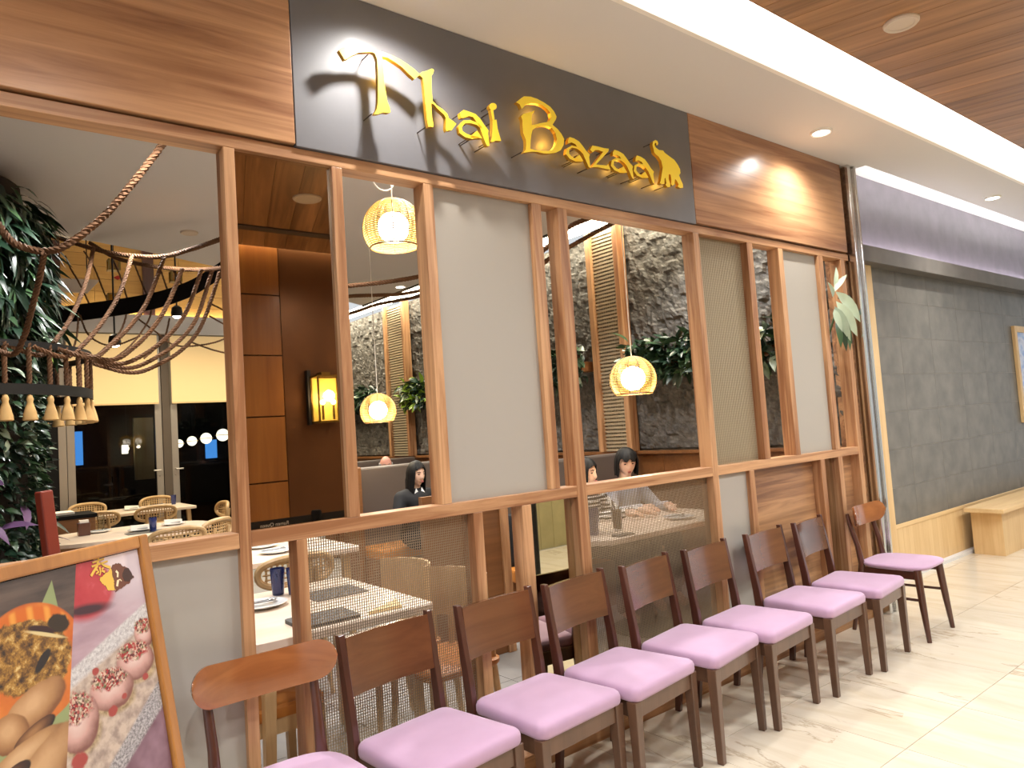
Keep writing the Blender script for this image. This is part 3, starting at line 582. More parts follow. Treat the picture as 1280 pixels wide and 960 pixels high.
def jag(pts, seed, amp):
    rd = random.Random(seed); out = []
    for i in range(len(pts)):
        p, q = pts[i], pts[(i+1) % len(pts)]
        for k in range(4): t = k/4; out.append((p[0]+(q[0]-p[0])*t+rd.uniform(-amp, amp), p[1]+(q[1]-p[1])*t+rd.uniform(-amp, amp)))
    return out
gp = [(-.17, .081), (-.152, .073), (-.14, .069), (-.129, .063), (-.125, .073), (-.129, .084), (-.126, .096), (-.13, .108), (-.126, .118), (-.137, .116), (-.151, .113), (-.156, .1), (-.163, .094)]
bp = [(-.129, .063), (-.123, .057), (-.11, .055), (-.099, .059), (-.094, .064), (-.079, .073), (-.068, .084), (-.066, .094), (-.060, .1), (-.068, .103), (-.078, .11), (-.096, .116), (-.113, .118), (-.129, .123), (-.126, .118), (-.13, .108), (-.126, .096), (-.129, .084)]
flat([jag(gp, 1, .0018)], .0012, 'emblem_dark', 'emblem_edge', pt); flat([jag([(x*1.0, y) for x, y in gp], 2, .0012)], .0018, 'emblem_gold', 'emblem_gold_half', pt)
flat([jag(bp, 3, .0016)], .0020, 'emblem_brown', 'emblem_brown_half', pt); flat([jag([(-.087, .072), (-.076, .074), (-.069, .084), (-.066, .094), (-.063, .1), (-.07, .102), (-.08, .108), (-.096, .103), (-.098, .087)], 5, .0008)], .0024, 'emblem_dark', 'emblem_dark_tip', pt)
flat([st([(-.117, .073), (-.112, .079), (-.115, .089)], .006, .005), st([(-.118, .097), (-.108, .096), (-.104, .101)], .003, .002), st([(-.115, .097), (-.121, .110)], .007, .006)], .0028, 'emblem_light', 'emblem_strokes', pt)
# ------------------------------------------------------------------ chairs outside
def pillow(g, outline, rs):
    cx = sum(p[0] for p in outline)/len(outline); cy = sum(p[1] for p in outline)/len(outline)
    return g.rings([[(cx+(x-cx)*s_, cy+(y-cy)*s_, z) for x, y in outline] for s_, z in rs])
SEAT_R = [(.93, .398), (.985, .402), (1.0, .412), (1.0, .432), (.985, .443), (.95, .451), (.85, .457), (.6, .463), (.25, .465), (.02, .465)]
def square_chair():
    t = thing('dining_chair', '-', 'chair', group='square-backed chairs in the row')
    out = [(-.228+.006, -.228)]; n = 8
    o1 = rrect(-1, 1, -1, 1, .16, 5); out = []
    for x, y in o1: yy = -.225+(y+1)/2*.405; w = .228-.024*(y+1)/2; out.append((x*w, yy-.006*(1-x*x)*(1 if y < 0 else 0)))
    obj('seat', pillow(G(), out, SEAT_R), 'seat_pink', t, ang=60)
    fr = G().box(-.185, .185, -.212, -.190, .335, .400).box(-.18, .18, .165, .187, .335, .400)
    fr.bar((-.197, -.2, .367), (-.182, .18, .367), .022, .065).bar((.197, -.2, .367), (.182, .18, .367), .022, .065)
    obj('seat_frame', fr, 'leg_taupe_lit', t, smooth=False, bevel=.002)
    for s_ in (-1, 1):
        obj('leg', G().bar((s_*.204, -.198, .400), (s_*.207, -.205, 0), .044, .044, .030, .030), 'leg_taupe_lit', t, smooth=False, bevel=.003)
        bp_ = G(); pts = [(s_*.195, .236, 0), (s_*.195, .195, .40), (s_*.195, .205, .50), (s_*.198, .250, .805)]
        pr_ = []
        for (x, y, z), d_ in zip(pts, (.030, .046, .042, .026)): pr_.append([(x-.013, y-d_/2, z), (x+.013, y-d_/2, z), (x+.013, y+d_/2, z), (x-.013, y+d_/2, z)])
        bp_.rings(pr_); obj('back_post', bp_, 'chair_dark', t, smooth=False, bevel=.003)
    def bk(u, v):
        x = -.185+.37*u; z = .592+.200*v; return x, .200+.055*(z-.42)/.38+.018*(1-(x/.185)**2)-.012, z
    g = G(); nu, nv = 14, 3
    F = [[bk(i/nu, j/nv) for j in range(nv+1)] for i in range(nu+1)]
    g.rings([[(p[0], p[1]-.009, p[2]) for p in F[i]]+[(p[0], p[1]+.009, p[2]) for p in F[i][::-1]] for i in range(nu+1)])
    obj('backrest', g, 'chair_back', t, ang=50)
    return t
sq = square_chair()
SQ = [(1.322, 7, 'square-backed chair nearest the poster, second in the row after the round-backed chair'), (1.822, 5, 'square-backed chair third from the left in the row, worn wood back'),
      (2.285, 7, 'square-backed chair fourth from left, in front of the low mirror pane'), (2.775, 9, 'square-backed chair fifth from left, before the wide bronze mesh panel'),
      (3.245, 5, 'square-backed chair sixth from left, in front of the low frosted panel'), (3.80, 4, 'square-backed chair seventh from left, before the low wood panel'), (4.30, 7, 'square-backed chair turned slightly, beside the farthest round-backed chair')]
for k, (x, rz, lab) in enumerate(SQ):
    if k == 0: sq.location = (x, 2.25, 0); sq.rotation_euler = (0, 0, radians(rz)); sq['label'] = lab
    else: dup(sq, (x, 2.25, 0), radians(rz), lab)
def round_chair():
    t = thing('dining_chair', '-', 'chair', group='round-backed chairs at the ends of the row')
    out = []
    for k in range(36):
        an = 2*pi*k/36; c_, s_ = cos(an), sin(an); e = .55
        x = .235*math.copysign(abs(c_)**e, c_); y = .215*math.copysign(abs(s_)**e, s_); out.append((x*(1-.08*(y+.215)/.43), y-.01))
    obj('seat', pillow(G(), out, [(.90, .428), (.97, .436), (1.0, .447), (.99, .455), (.94, .460), (.75, .464), (.4, .465), (.02, .465)]), 'seat_pink', t, ang=60)
    obj('seat_frame', G().bar((-.19, -.16, .40), (.19, -.16, .40), .05, .02).bar((-.17, .16, .40), (.17, .16, .40), .05, .02).bar((-.185, -.16, .40), (-.17, .17, .40), .02, .05).bar((.185, -.16, .40), (.17, .17, .40), .02, .05), 'chair_dark', t, smooth=False, bevel=.003)
    for s_ in (-1, 1):
        obj('leg', G().tube([(s_*.182, -.165, .435), (s_*.195, -.185, .2), (s_*.205, -.205, 0)], [.024, .021, .014], 12), 'chair_dark', t)
        obj('back_post', G().tube([(s_*.185, .265, 0), (s_*.178, .205, .30), (s_*.172, .18, .44), (s_*.172, .198, .56), (s_*.176, .235, .70), (s_*.178, .245, .77)], [.013, .018, .021, .017, .015, .012], 12), 'chair_dark', t)
        obj('stretcher', G().tube([(s_*.193, -.18, .25), (s_*.18, .215, .25)], .009, 8), 'chair_dark', t)
    W_, H_ = .236, .066
    def P(x, z, off): 
        return (x, .242-.075*(x/W_)**2*1.0+.0+off+.10*(z-.735)-0, z)
    g = G(); cols = []; n = 36
    for k in range(n+1):
        s_ = -cos(pi*k/n); x = W_*s_; e_ = max(0, abs(x)-(W_-H_)); h = max(.003, math.sqrt(max(0, H_*H_-e_*e_))); zc = .742+.022*s_*s_
        c_ = []
        for j in range(7): v = -1+2*j/6; c_.append(P(x, zc+h*v, -.013+.004*v*v))
        for j in range(7): v = 1-2*j/6; c_.append(P(x, zc+h*v*.97, .007-.003*v*v))
        cols.append(c_)
    g.rings(cols)
    obj('backrest', g, 'round_back', t, ang=60)
    return t
rc = round_chair(); rc.location = (.812, 2.235, 0); rc['label'] = 'round-backed chair with curved glossy back, nearest the food poster'
dup(rc, (4.97, 2.262, 0), radians(3), 'round-backed chair at the far right end of the row by the grey wall')
# belt barrier across the hall
for k, x in enumerate((.2, 2.06, 4.1)):
    t = thing('belt_barrier_post', 'black belt barrier post in the hall, its top seen in the tall mirror' if k == 1 else 'black belt barrier post standing in the hall behind the viewer, number %s' % 'one three'.split()[k//2], 'barrier', (x, .2, 0), group=None if k == 1 else None)
    t['label'] = ('black belt barrier post behind the viewer, left end of the belt', 'black belt barrier post in the hall, its top seen in the tall mirror', 'black belt barrier post behind the viewer, right end of the belt')[k]
    obj('pole', G().lathe([(.026, .02), (.026, .90)], n=16), 'black_metal', t); obj('base', G().lathe([(.16, .0), (.16, .012), (.05, .026), (.026, .03)], n=28), 'black_metal', t)
    obj('cassette', G().lathe([(.034, .90), (.036, .905), (.036, 1.0), (.03, 1.012)], n=16), 'black', t)
for x0, x1 in ((.238, 2.022), (2.098, 4.062)):
    b_ = G().box(x0, x1, .1985, .2015, .925, .985); t = thing('barrier_belt', 'black barrier belt with pale lettering left of the middle post' if x0 < 1 else 'black barrier belt with pale lettering right of the middle post', 'belt', ((x0+x1)/2, .2, .925))
    obj('strap', b_, 'belt_black', t, True, False)
    for q in (.42, .95, 1.52):
        cu = bpy.data.curves.new('belt_text', 'FONT'); cu.body = 'Ramen Queen'; cu.size = .034; cu.align_x = 'CENTER'; cu.extrude = .0004
        tmp = bpy.data.objects.new('tmp', cu); COL.objects.link(tmp); me = tmp.to_mesh(); g = G()
        # the belt's lettering faces the shopfront (+Y)
        g.v = [(x0+q-v.co.x, .2021+v.co.z, .940+v.co.y) for v in me.vertices]; g.f = [tuple(f.vertices) for f in me.polygons]; g.mi = [0]*len(g.f)
        tmp.to_mesh_clear(); bpy.data.objects.remove(tmp); obj('lettering', g, 'print_white', t, True, False)
# wall lantern on the opposite wall
t = thing('wall_lantern', 'brass box wall lantern with two bulbs, seen in the tall mirror', 'lamp', (2.93, OY, 1.66))
sx0, sx1, sz0, sz1, sy0, sy1 = 2.80, 3.07, 1.68, 2.12, OY+.05, OY+.22
obj('back_plate', G().box(2.765, 2.80, OY-.004, OY+.05, 1.66, 2.19).box(2.80, 3.05, OY-.004, OY+.012, 1.75, 2.05), 'black_metal', t, True, False)
g = G()
for x in (sx0, sx1):
    for y in (sy0, sy1): g.box(x-.008, x+.008, y-.008, y+.008, sz0, sz1)
for z in (sz0, sz1):
    for y in (sy0, sy1): g.box(sx0, sx1, y-.008, y+.008, z-.008, z+.008)
    for x in (sx0, sx1): g.box(x-.008, x+.008, sy0, sy1, z-.008, z+.008)
g.box(2.88, 2.97, OY, sy0+.07, sz1+.01, sz1+.045)
obj('cage', g, 'brass', t, True, False)
obj('glow_back', G().box(sx0+.01, sx1-.01, sy0-.002, sy0+.002, sz0+.01, sz1-.01), 'lantern_glow', t, True, False)  # glowing back panel stands in for the bulbs mirrored in the glass
for x in (2.88, 2.99): obj('bulb', G().sphere((x, OY+.12, 1.87), .024, 12, 8), 'bulb_small', t, True); obj('candle_tube', G().lathe([(.012, 0), (.012, .14)], (x, OY+.12, 1.70), 10), 'brass', t, True)
point('lantern_light', (2.93, OY+.16, 1.93), 12, (1, .8, .5), .05)
# ------------------------------------------------------------------ structure: restaurant
from mathutils import noise as mn
BW = 12.3
fi = struct('floor_inside', G().box(-3, 5.5, 2.65, BW+.1, -.06, -.012), 'shadow_gap', smooth=False)
ft = None
for i in range(9):
    for j in range(11):
        q = (-3+.94*i, 2.66+.876*j)
        if ft is None: ft = obj('floor_tile', G().box(.002, .938, .002, .874, -.02, -.002), 'floor_grey', fi, smooth=False); ft.location = (q[0], q[1], 0)
        else: share(ft, (q[0], q[1], 0), fi)
struct('ceiling_inside', G().slab([(-3, 2.64), (4.86, 2.64), (4.86, 9.6), (2.9, 8.35), (2.4, 8.0), (1.6, 7.6), (.7, 7.22), (-.2, 7.05), (-3, 6.9)], 3.45, 3.52), 'plaster_in', smooth=False)
struct('trim_4', G().slab([(4.865, 2.64), (4.91, 2.64), (4.91, 9.7), (4.865, 9.6)], 3.44, 3.52), 'black_metal', smooth=False)
struct('ceiling_upper', G().box(-3, 5.5, 2.64, BW+.1, 4.75, 4.8), 'plaster_in', smooth=False)
solo('stone_wash_light', G().box(4.92, 5.22, 2.7, 11.5, 3.455, 3.47), 'strip_light', 'bright strip light along the top of the rough stone wall', 'light', smooth=False)
struct('wall_left', G().box(-3.1, -3, 2.64, BW+.1, 0, 4.75), 'wall_wood', smooth=False)
# right wall: rough split stone over wood panelling
g = G()
ny, nz_ = 430, 100; y0, y1, z0, z1 = 2.70, BW, 1.22, 3.40
def stone(u, v):
    y = y0+(y1-y0)*u; z = z0+(z1-z0)*v
    cz = math.floor(z/.075+.6*mn.noise((y*3, z*3, 0))); cy = math.floor(y/.055+.5*(cz % 3)+.5*mn.noise((y*5, z*4, 3)))
    random.seed(int(cy)*7919+int(cz)*104729); d = random.uniform(0, .030)
    d += .016*(mn.noise((y*14, z*9, 1))+.6*mn.noise((y*38, z*30, 2)))
    return 5.29-.012-max(0, d), y, z
g.grid(stone, ny, nz_); g.box(5.292, 5.40, 2.70, BW, 1.2, 3.42)
wr = struct('wall_right', g, 'rough_stone', smooth=False); random.seed(11)
for k in range(11): obj('wood_panel', G().box(5.26, 5.40, 2.72+.87*k, 2.72+.87*k+.865, 0, 1.17), 'booth_wood', wr, smooth=False, bevel=.002)
obj('ledge', G().box(5.20, 5.40, 2.70, BW, 1.17, 1.20), 'booth_wood', wr, smooth=False, bevel=.003)
for k, (fy0, fy1) in enumerate(((4.72, 5.16), (8.90, 9.50))):
    t = thing('wall_fin', ('woven metal fin with wood edges on the stone wall above the seated women', 'woven metal fin with wood edges on the stone wall, farther back behind the bald man')[k], 'panel', (5.2, (fy0+fy1)/2, 1.2), group=None)
    for ya in (fy0, fy1-.06): obj('wood_edge', G().box(5.13, 5.24, ya, ya+.06, 1.2, 3.42), 'oak_z', t, True, False, .002)
    obj('backing', G().box(5.19, 5.20, fy0+.06, fy1-.06, 1.2, 3.40), 'screen_back', t, True, False)
    w = G(); n = 60
    for i in range(n): z = 1.205+i*.0365; w.box(5.170, 5.182, fy0+.06, fy1-.06, z, z+.021)
    for i in range(int((fy1-fy0-.12)/.03)): y = fy0+.07+i*.03; w.box(5.182, 5.188, y, y+.006, 1.2, 3.40)
    obj('woven_mesh', w, 'wire_pale', t, True, False, kind='stuff')
# back wall: bulkhead, grey beam, steel doors and blinds
wb = struct('wall_back', G().box(-3, 5.4, BW+.02, BW+.12, 3.36, 4.75), 'bulkhead_wood', smooth=False)
for k in range(6):
    for i in range(7): obj('board', G().box(-3+1.2*i+.003, -3+1.2*i+1.197, BW, BW+.019, 3.60+.192*k+.003, 3.60+.192*k+.189), 'bulkhead_wood', wb, smooth=False)
obj('beam', G().box(-3, 5.4, BW-.10, BW+.02, 3.34, 3.595), 'plaster_in', wb, smooth=False)
obj('strip_hide_lip', G().box(-3, 5.4, BW-.11, BW-.10, 3.34, 3.63), 'plaster_in', wb, smooth=False)  # lip added to hide the strip light behind it
obj('pier', G().box(1.24, 1.36, BW-.06, BW+.02, 3.59, 4.7), 'chair_dark', wb, smooth=False); obj('pier', G().box(2.46, 2.62, BW-.06, BW+.02, 3.59, 4.7), 'chair_dark', wb, smooth=False)
def door(name, x0, x1, handle):
    w = .10; fr = G().box(x0, x0+w, BW, BW+.06, 0, 3.34).box(x1-w, x1, BW, BW+.06, 0, 3.34).box(x0+w, x1-w, BW, BW+.06, 0, .1).box(x0+w, x1-w, BW, BW+.06, 3.24, 3.34)
    d_ = struct(name, fr, 'steel', smooth=False, bevel=.004)
    obj('pane', G().box(x0+w, x1-w, BW+.025, BW+.035, .1, 3.24), 'door_glass', d_, smooth=False)
    hx = x1-w/2 if handle > 0 else x0+w/2
    hd = G().tube([(hx, BW-.001, 1.21), (hx, BW-.05, 1.21), (hx-handle*.10, BW-.05, 1.21)], .012, 8); hd.lathe([(.02, -.004), (.02, .004)], (hx, BW-.005, 1.12), 12)
    obj('door_handle', hd, 'steel', d_); return d_
door('door_1', 1.386, 2.672, 1); door('door_2', 2.80, 4.15, -1)
struct('trim_5', G().box(2.678, 2.794, BW-.02, BW+.08, 0, 3.34), 'charcoal_slot', smooth=False)
struct('window_1', G().box(-3, 1.38, BW, BW+.06, 0, 3.34), 'steel', smooth=False)
obj('pane', G().box(-2.9, 1.28, BW-.004, BW-.001, .1, 3.2), 'black', bpy.data.objects['window_1'], smooth=False)
struct('wall_back_corner', G().box(4.15, 5.4, BW, BW+.06, 0, 3.34), 'charcoal_slot', smooth=False)
for x0, x1, lab in ((1.40, 2.62, 'lit cream roller blind over the left glass door'), (2.81, 4.10, 'lit cream roller blind over the right glass door')):
    t = thing('roller_blind', lab, 'blind', ((x0+x1)/2, BW-.10, 2.24)); obj('fabric', G().box(x0, x1, BW-.085, BW-.08, 2.26, 3.32), 'glow_fabric', t, True, False); obj('bottom_bar', G().box(x0, x1, BW-.09, BW-.075, 2.24, 2.265), 'pale_wood_x', t, True, False)
solo('added_bulkhead_strip', G().box(-2.9, 4.8, BW-.095, BW-.055, 3.597, 3.607), 'strip_light', 'added warm strip light washing the lower edge of the yellow wood bulkhead', 'light', smooth=False)  # hidden strip added to brighten the bulkhead from below
# dark terrace beyond the doors
struct('wall_terrace', G().box(-3, 5.4, 15.0, 15.1, -.5, 4.0).box(-3, -2.9, BW+.2, 15, -.5, 4).box(5.3, 5.4, BW+.2, 15, -.5, 4).box(-3, 5.4, BW+.2, 15, 3.9, 4), 'black', smooth=False)
struct('floor_terrace', G().box(-3, 5.4, BW+.12, 15, -.1, -.03), 'floor_dark', smooth=False)
solo('terrace_door', G().box(2.75, 3.08, 14.9, 14.98, 1.0, 2.15), 'pale_wood_z', 'pale door on the dark terrace beyond the left glass door', 'door', smooth=False)
solo('reflected_wall_lamp', G().box(2.55, 2.64, 14.88, 14.98, 1.50, 1.66), 'globe', 'small glowing box standing in for a lamp reflection in the left glass door', 'lamp', smooth=False)  # glowing box added for a wall lamp's reflection in the glass
point('terrace_light', (2.9, 14.3, 2.6), 4, (1, .9, .75), .1)
solo('lit_window', G().box(1.80, 1.92, 14.9, 14.98, 1.35, 1.95), 'screen_blue', 'small blue lit window seen through the left glass door', 'window', smooth=False)
solo('lit_screen', G().box(4.02, 4.22, 14.9, 14.98, 1.30, 1.66), 'screen_blue', 'small cyan lit screen seen through the right glass door', 'screen', smooth=False)

# ------------------------------------------------------------------ pendant lamps
def pendant(loc, R, ztop, label, cord_loop=False, group='rattan globe pendants'):
    t = thing('pendant_lamp', label, 'lamp', loc, group=group)
    w = G(); rb = G(); a0, a1 = radians(8), radians(128)
    for k in range(30):
        th = a0+(a1-a0)*k/29; r = R*sin(th); z = R*cos(th)
        w.tube([(r*cos(2*pi*j/28), r*sin(2*pi*j/28), z) for j in range(28)], R*.016, 4, closed=True)
    obj('woven_shade', w, 'rattan', t)
    for k in range(12):
        a_ = 2*pi*k/12; rb.tube([(R*1.01*sin(th)*cos(a_), R*1.01*sin(th)*sin(a_), R*1.01*cos(th)) for th in [a0+(a1-a0)*i/12 for i in range(13)]], R*.013, 4)
    rb.tube([(R*sin(a1)*cos(2*pi*j/28), R*sin(a1)*sin(2*pi*j/28), R*cos(a1)) for j in range(28)], R*.03, 5, closed=True)
    obj('ribs', rb, 'rib', t)
    obj('bulb', G().sphere((0, 0, R*.05), R*.52, 20, 14), 'bulb', t)
    obj('cord', G().tube([(0, 0, R*.95), (0, 0, ztop-loc[2])], .004, 6), 'white', t)
    if cord_loop: obj('cord_loop', G().tube([(-.05+.075*cos(a_), 0, R+.13+.085*sin(a_)) for a_ in [pi+.1+pi*k/14 for k in range(14)]]+[(.0, 0, R+.28)], .004, 6), 'white', t)
    obj('canopy', G().lathe([(.05, -.02), (.05, 0)], (0, 0, ztop-loc[2]), 16), 'white', t)
    point('pendant_light', (loc[0], loc[1], loc[2]-R*.75), 9, (1, .82, .55), R*.3)
    return t
pendant((2.05, 3.6, 2.69), .175, 3.448, 'rattan globe pendant lamp hung high in the third opening, cord looped above', True)
pendant((3.98, 3.6, 1.795), .172, 3.448, 'rattan globe pendant lamp over the table of the two women')
pendant((3.25, 6.2, 1.745), .17, 3.448, 'rattan globe pendant lamp over the farther booth, above the woman in black')
# reflected row of lamps, put in as glowing globes beyond the right-hand door
for k, (x, z) in enumerate(((3.36, 1.62), (3.52, 1.65), (3.70, 1.68), (3.92, 1.72))):
    t = thing('reflected_lamp', ('leftmost, smallest', 'second', 'third', 'rightmost, largest')[k]+' of four glowing globes standing in for reflections in the right glass door', 'lamp', (x, 14.2-.25*k, z), group='glowing reflection stand-ins')
    obj('globe', G().sphere((0, 0, 0), .075+.012*k, 14, 10), 'globe', t); obj('cage', G().tube([((.09+.012*k)*cos(2*pi*j/20), (.09+.012*k)*sin(2*pi*j/20), 0) for j in range(20)], .006, 5, closed=True), 'rattan', t); obj('cord', G().tube([(0, 0, .08), (0, 0, 3.85-z)], .004, 5), 'black', t)
# lanterns, track lights and a hanging board at the back
for k, (x, z) in enumerate(((1.43, 3.50), (2.04, 3.42), (1.415, 3.13))):
    t = thing('box_lantern', ('brass box lantern hung before the lit wood wall, upper left', 'brass box lantern hung before the lit wood wall, right one', 'dark box lantern hung lowest before the lit wood wall')[k], 'lamp', (x, 8.5, z-.05))
    q = G()
    for sx in (-1, 1):
        for sy in (-1, 1): q.box(sx*.05-.008, sx*.05+.008, sy*.05-.008, sy*.05+.008, 0, .11)
    q.box(-.058, .058, -.058, .058, .105, .115); q.box(-.058, .058, -.058, .058, -.005, .005)
    obj('cage', q, 'brass', t, smooth=False); obj('glass', G().box(-.045, .045, -.045, .045, .006, .104), 'amber_drink', t, smooth=False); obj('cord', G().tube([(0, 0, .11), (0, 0, 4.75-z+.04)], .004, 5), 'black', t)
for k, (x, y, z) in enumerate(((1.80, 7.5, 2.845), (1.25, 7.5, 2.55))):
    t = thing('track_spotlight', ('white glowing spotlight hung below the right end of the black steel hoop', 'white glowing spotlight hung lower, before the left blind')[k], 'light', (x, y, z))
    obj('head', G().lathe([(.02, .07), (.045, .05), (.055, 0), (.05, -.04)], n=16, cap=False), 'black_metal', t); obj('lens', G().sphere((0, 0, -.01), .048, 14, 8), 'bulb', t); obj('stem', G().tube([(0, 0, .06), (0, 0, 4.74-z)], .008, 6), 'black_metal', t)
t = thing('hanging_board', 'grey hanging board before the lit wood wall, left of the ropes', 'board', (1.1, 9.0, 3.29)); obj('panel', G().slabv([(.5, 3.29), (1.25, 3.29), (1.37, 3.44), (.5, 3.42)], 8.97, 9.03), 'disc_grey', t, True, False)
obj('hanger', G().tube([(.8, 9, 3.42), (.8, 9, 4.75)], .006, 5).tube([(1.25, 9, 3.42), (1.25, 9, 4.75)], .006, 5), 'black', t, True)
solo('exit_mark', G().slabv([(1.425, 3.375), (1.465, 3.352), (1.507, 3.375), (1.465, 3.398)], 8.49, 8.51), 'red_mark', 'small red diamond sign hung before the lit wood wall', 'sign', smooth=False)
for x, y in ((1.75, 6.75), (4.72, 8.2), (2.3, 5.2)): downlight(x, y, 3.45, {1.75: 'recessed downlight in the grey dining ceiling near the rope swags', 4.72: 'small lit downlight in the grey ceiling between ropes of the third opening', 2.3: 'recessed downlight in the grey dining ceiling behind the black sign'}[x], x > 4, .07)

# ------------------------------------------------------------------ ropes
ROPES={'swag':[[(0.143,4.600,2.920),(0.240,4.556,2.732),(0.305,4.511,2.638),(0.424,4.467,2.601),(0.530,4.422,2.640),(0.698,4.378,2.803),(0.833,4.333,2.990),(0.996,4.289,3.243),(1.062,4.244,3.371),(1.134,4.200,3.519)],[(0.944,6.700,3.216),(1.125,6.400,3.104),(1.355,6.100,3.037),(1.519,5.800,3.046),(1.643,5.500,3.061),(1.696,5.200,3.056),(1.827,4.900,3.143)],[(1.184,7.100,3.258),(1.289,6.817,3.147),(1.448,6.533,3.056),(1.630,6.250,2.990),(1.772,5.967,2.954),(1.905,5.683,2.949),(2.125,5.400,3.007)],[(2.462,5.600,2.765),(2.624,5.533,2.776),(2.911,5.467,2.811),(3.109,5.400,2.840),(3.288,5.333,2.875),(3.611,5.267,2.967),(3.928,5.200,3.084)],[(2.808,6.400,2.853),(3.123,6.367,2.881),(3.366,6.333,2.898),(3.618,6.300,2.916),(3.853,6.267,2.966),(4.160,6.233,3.048),(4.559,6.200,3.175)],[(3.239,7.200,2.818),(3.443,7.040,2.844),(3.650,6.880,2.914),(3.855,6.720,2.949),(4.030,6.560,2.982),(4.378,6.400,3.141)],[(3.561,4.300,2.827),(3.711,4.180,2.878),(3.854,4.060,3.030),(3.980,3.940,3.096),(4.086,3.820,3.147),(4.238,3.700,3.223)],[(4.227,5.000,2.947),(4.389,4.840,3.038),(4.550,4.680,3.142),(4.656,4.520,3.218),(4.756,4.360,3.283),(4.906,4.200,3.368)]],
'drop':[[(0.423,4.450,2.588),(0.412,4.560,2.486),(0.381,4.670,2.329),(0.350,4.780,2.189),(0.299,4.890,2.099),(0.219,5.000,2.071)],[(0.969,6.600,3.188),(0.869,6.296,2.854),(0.729,5.992,2.518),(0.595,5.688,2.298),(0.475,5.384,2.156),(0.337,5.080,2.094)],[(1.183,6.250,3.062),(1.053,6.040,2.723),(0.907,5.830,2.470),(0.750,5.620,2.264),(0.607,5.410,2.150),(0.470,5.200,2.099)],[(1.339,5.900,2.983),(1.193,5.790,2.625),(1.060,5.680,2.423),(0.911,5.570,2.261),(0.772,5.460,2.152),(0.600,5.350,2.107)],[(1.394,5.600,2.835),(1.295,5.590,2.594),(1.196,5.580,2.412),(1.060,5.570,2.252),(0.906,5.560,2.148),(0.700,5.550,2.114)],[(1.556,5.700,2.865),(1.450,5.710,2.564),(1.334,5.720,2.379),(1.168,5.730,2.228),(0.985,5.740,2.141),(0.768,5.750,2.119)],[(1.661,5.800,2.889),(1.548,5.830,2.527),(1.421,5.860,2.341),(1.254,5.890,2.207),(1.068,5.920,2.131),(0.824,5.950,2.123)],[(1.751,5.900,2.905),(1.624,5.940,2.516),(1.508,5.980,2.327),(1.338,6.020,2.192),(1.119,6.060,2.110),(0.860,6.100,2.127)]],
'far':[[(0.951,7.400,2.781),(0.883,7.000,2.519),(0.784,6.600,2.287)],[(0.963,7.400,2.767),(1.028,7.367,2.575),(1.199,7.333,2.487),(1.426,7.300,2.576)],[(1.352,7.400,2.859),(1.218,7.050,2.571),(0.959,6.700,2.294)],[(1.537,7.300,2.882),(1.470,7.133,2.701),(1.295,6.967,2.455),(1.108,6.800,2.293)],[(1.411,7.300,2.740),(1.536,7.175,2.599),(1.673,7.050,2.459),(1.921,6.925,2.462),(2.102,6.800,2.523)],[(1.662,7.200,2.735),(1.567,7.050,2.508),(1.373,6.900,2.320)],[(1.957,7.000,2.867),(2.040,6.800,2.761),(2.118,6.600,2.657)],[(1.966,7.000,2.738),(2.035,6.800,2.633),(2.114,6.600,2.554)],[(1.826,7.100,2.498),(1.961,6.950,2.413),(2.095,6.800,2.351)],[(0.982,8.400,3.540),(0.997,8.200,3.374),(1.036,8.000,3.200),(1.072,7.800,3.007),(1.105,7.600,2.799)],[(1.119,8.200,3.556),(1.171,7.967,3.338),(1.199,7.733,3.095),(1.235,7.500,2.826)],[(1.334,8.000,3.465),(1.360,7.700,3.178),(1.366,7.400,2.853)],[(1.496,7.800,3.370),(1.511,7.550,3.120),(1.524,7.300,2.896)],[(1.707,7.700,3.326),(1.657,7.200,2.985)],[(1.747,7.400,3.264),(1.775,7.100,3.011)]],
'band':[(0.642,7.900,2.798),(0.779,7.688,2.799),(1.037,7.475,2.819),(1.328,7.262,2.849),(1.553,7.050,2.883),(1.742,6.838,2.943),(1.860,6.625,3.011),(1.975,6.412,3.104),(2.087,6.200,3.279)]}

labs = ['thick tan rope swag hanging across the left opening, lowest at the plants', 'tan rope swag behind the first, sagging over the rope net', 'tan rope swag farthest back in the left opening', 'tan rope swag below the high pendant lamp, topmost', 'tan rope swag below the high pendant lamp, middle of three', 'tan rope swag nearest the stone wall top in the third opening', 'tan rope crossing the ceiling beside the bright stone-wall strip', 'tan rope lying under the bright strip above the stone wall']
rad = [.021, .020, .019, .021, .02, .02, .022, .022]
for p, lb, R in zip(ROPES['swag'], labs, rad):
    k_ = labs.index(lb)
    if k_ == 1: p = [(.72, 7.2, 3.43)]+p
    if k_ == 2: p = [(1.05, 7.35, 3.43)]+p
    p = [(x, y, min(z, 3.425)) for x, y, z in p]
    p = [(p[0][0]-.12, p[0][1]+.1, 3.43)]+p if p[0][2] < 3.35 and k_ > 2 else p
    p = p+[(p[-1][0]+.12, p[-1][1]-.08, 3.43)] if p[-1][2] < 3.40 else p
    solo('rope_swag', rope(G(), p, R), 'rope_fibre', lb, 'rope', 'rope swags under the ceiling')
t = thing('rope_chandelier', 'rope chandelier of sagging tan ropes gathered to a black ring with tassels at left', 'chandelier', (-.02, 6.0, 1.9))
CX, CY, RR_ = -.02, 6.0, .85
ends = []
for p in ROPES['drop']:
    e = V(p[-1]); d_ = (V((e.x, e.y, 0))-V((CX, CY, 0))); d_ = d_.normalized()*RR_ if d_.length > 0 else V((RR_, 0, 0))
    q = [tuple(v) for v in p[:-1]]+[(CX+d_.x, CY+d_.y, 2.20)]
    obj('rope', rope(G(), q, .017), 'rope_fibre', t, True); ends.append(math.atan2(d_.y, d_.x))
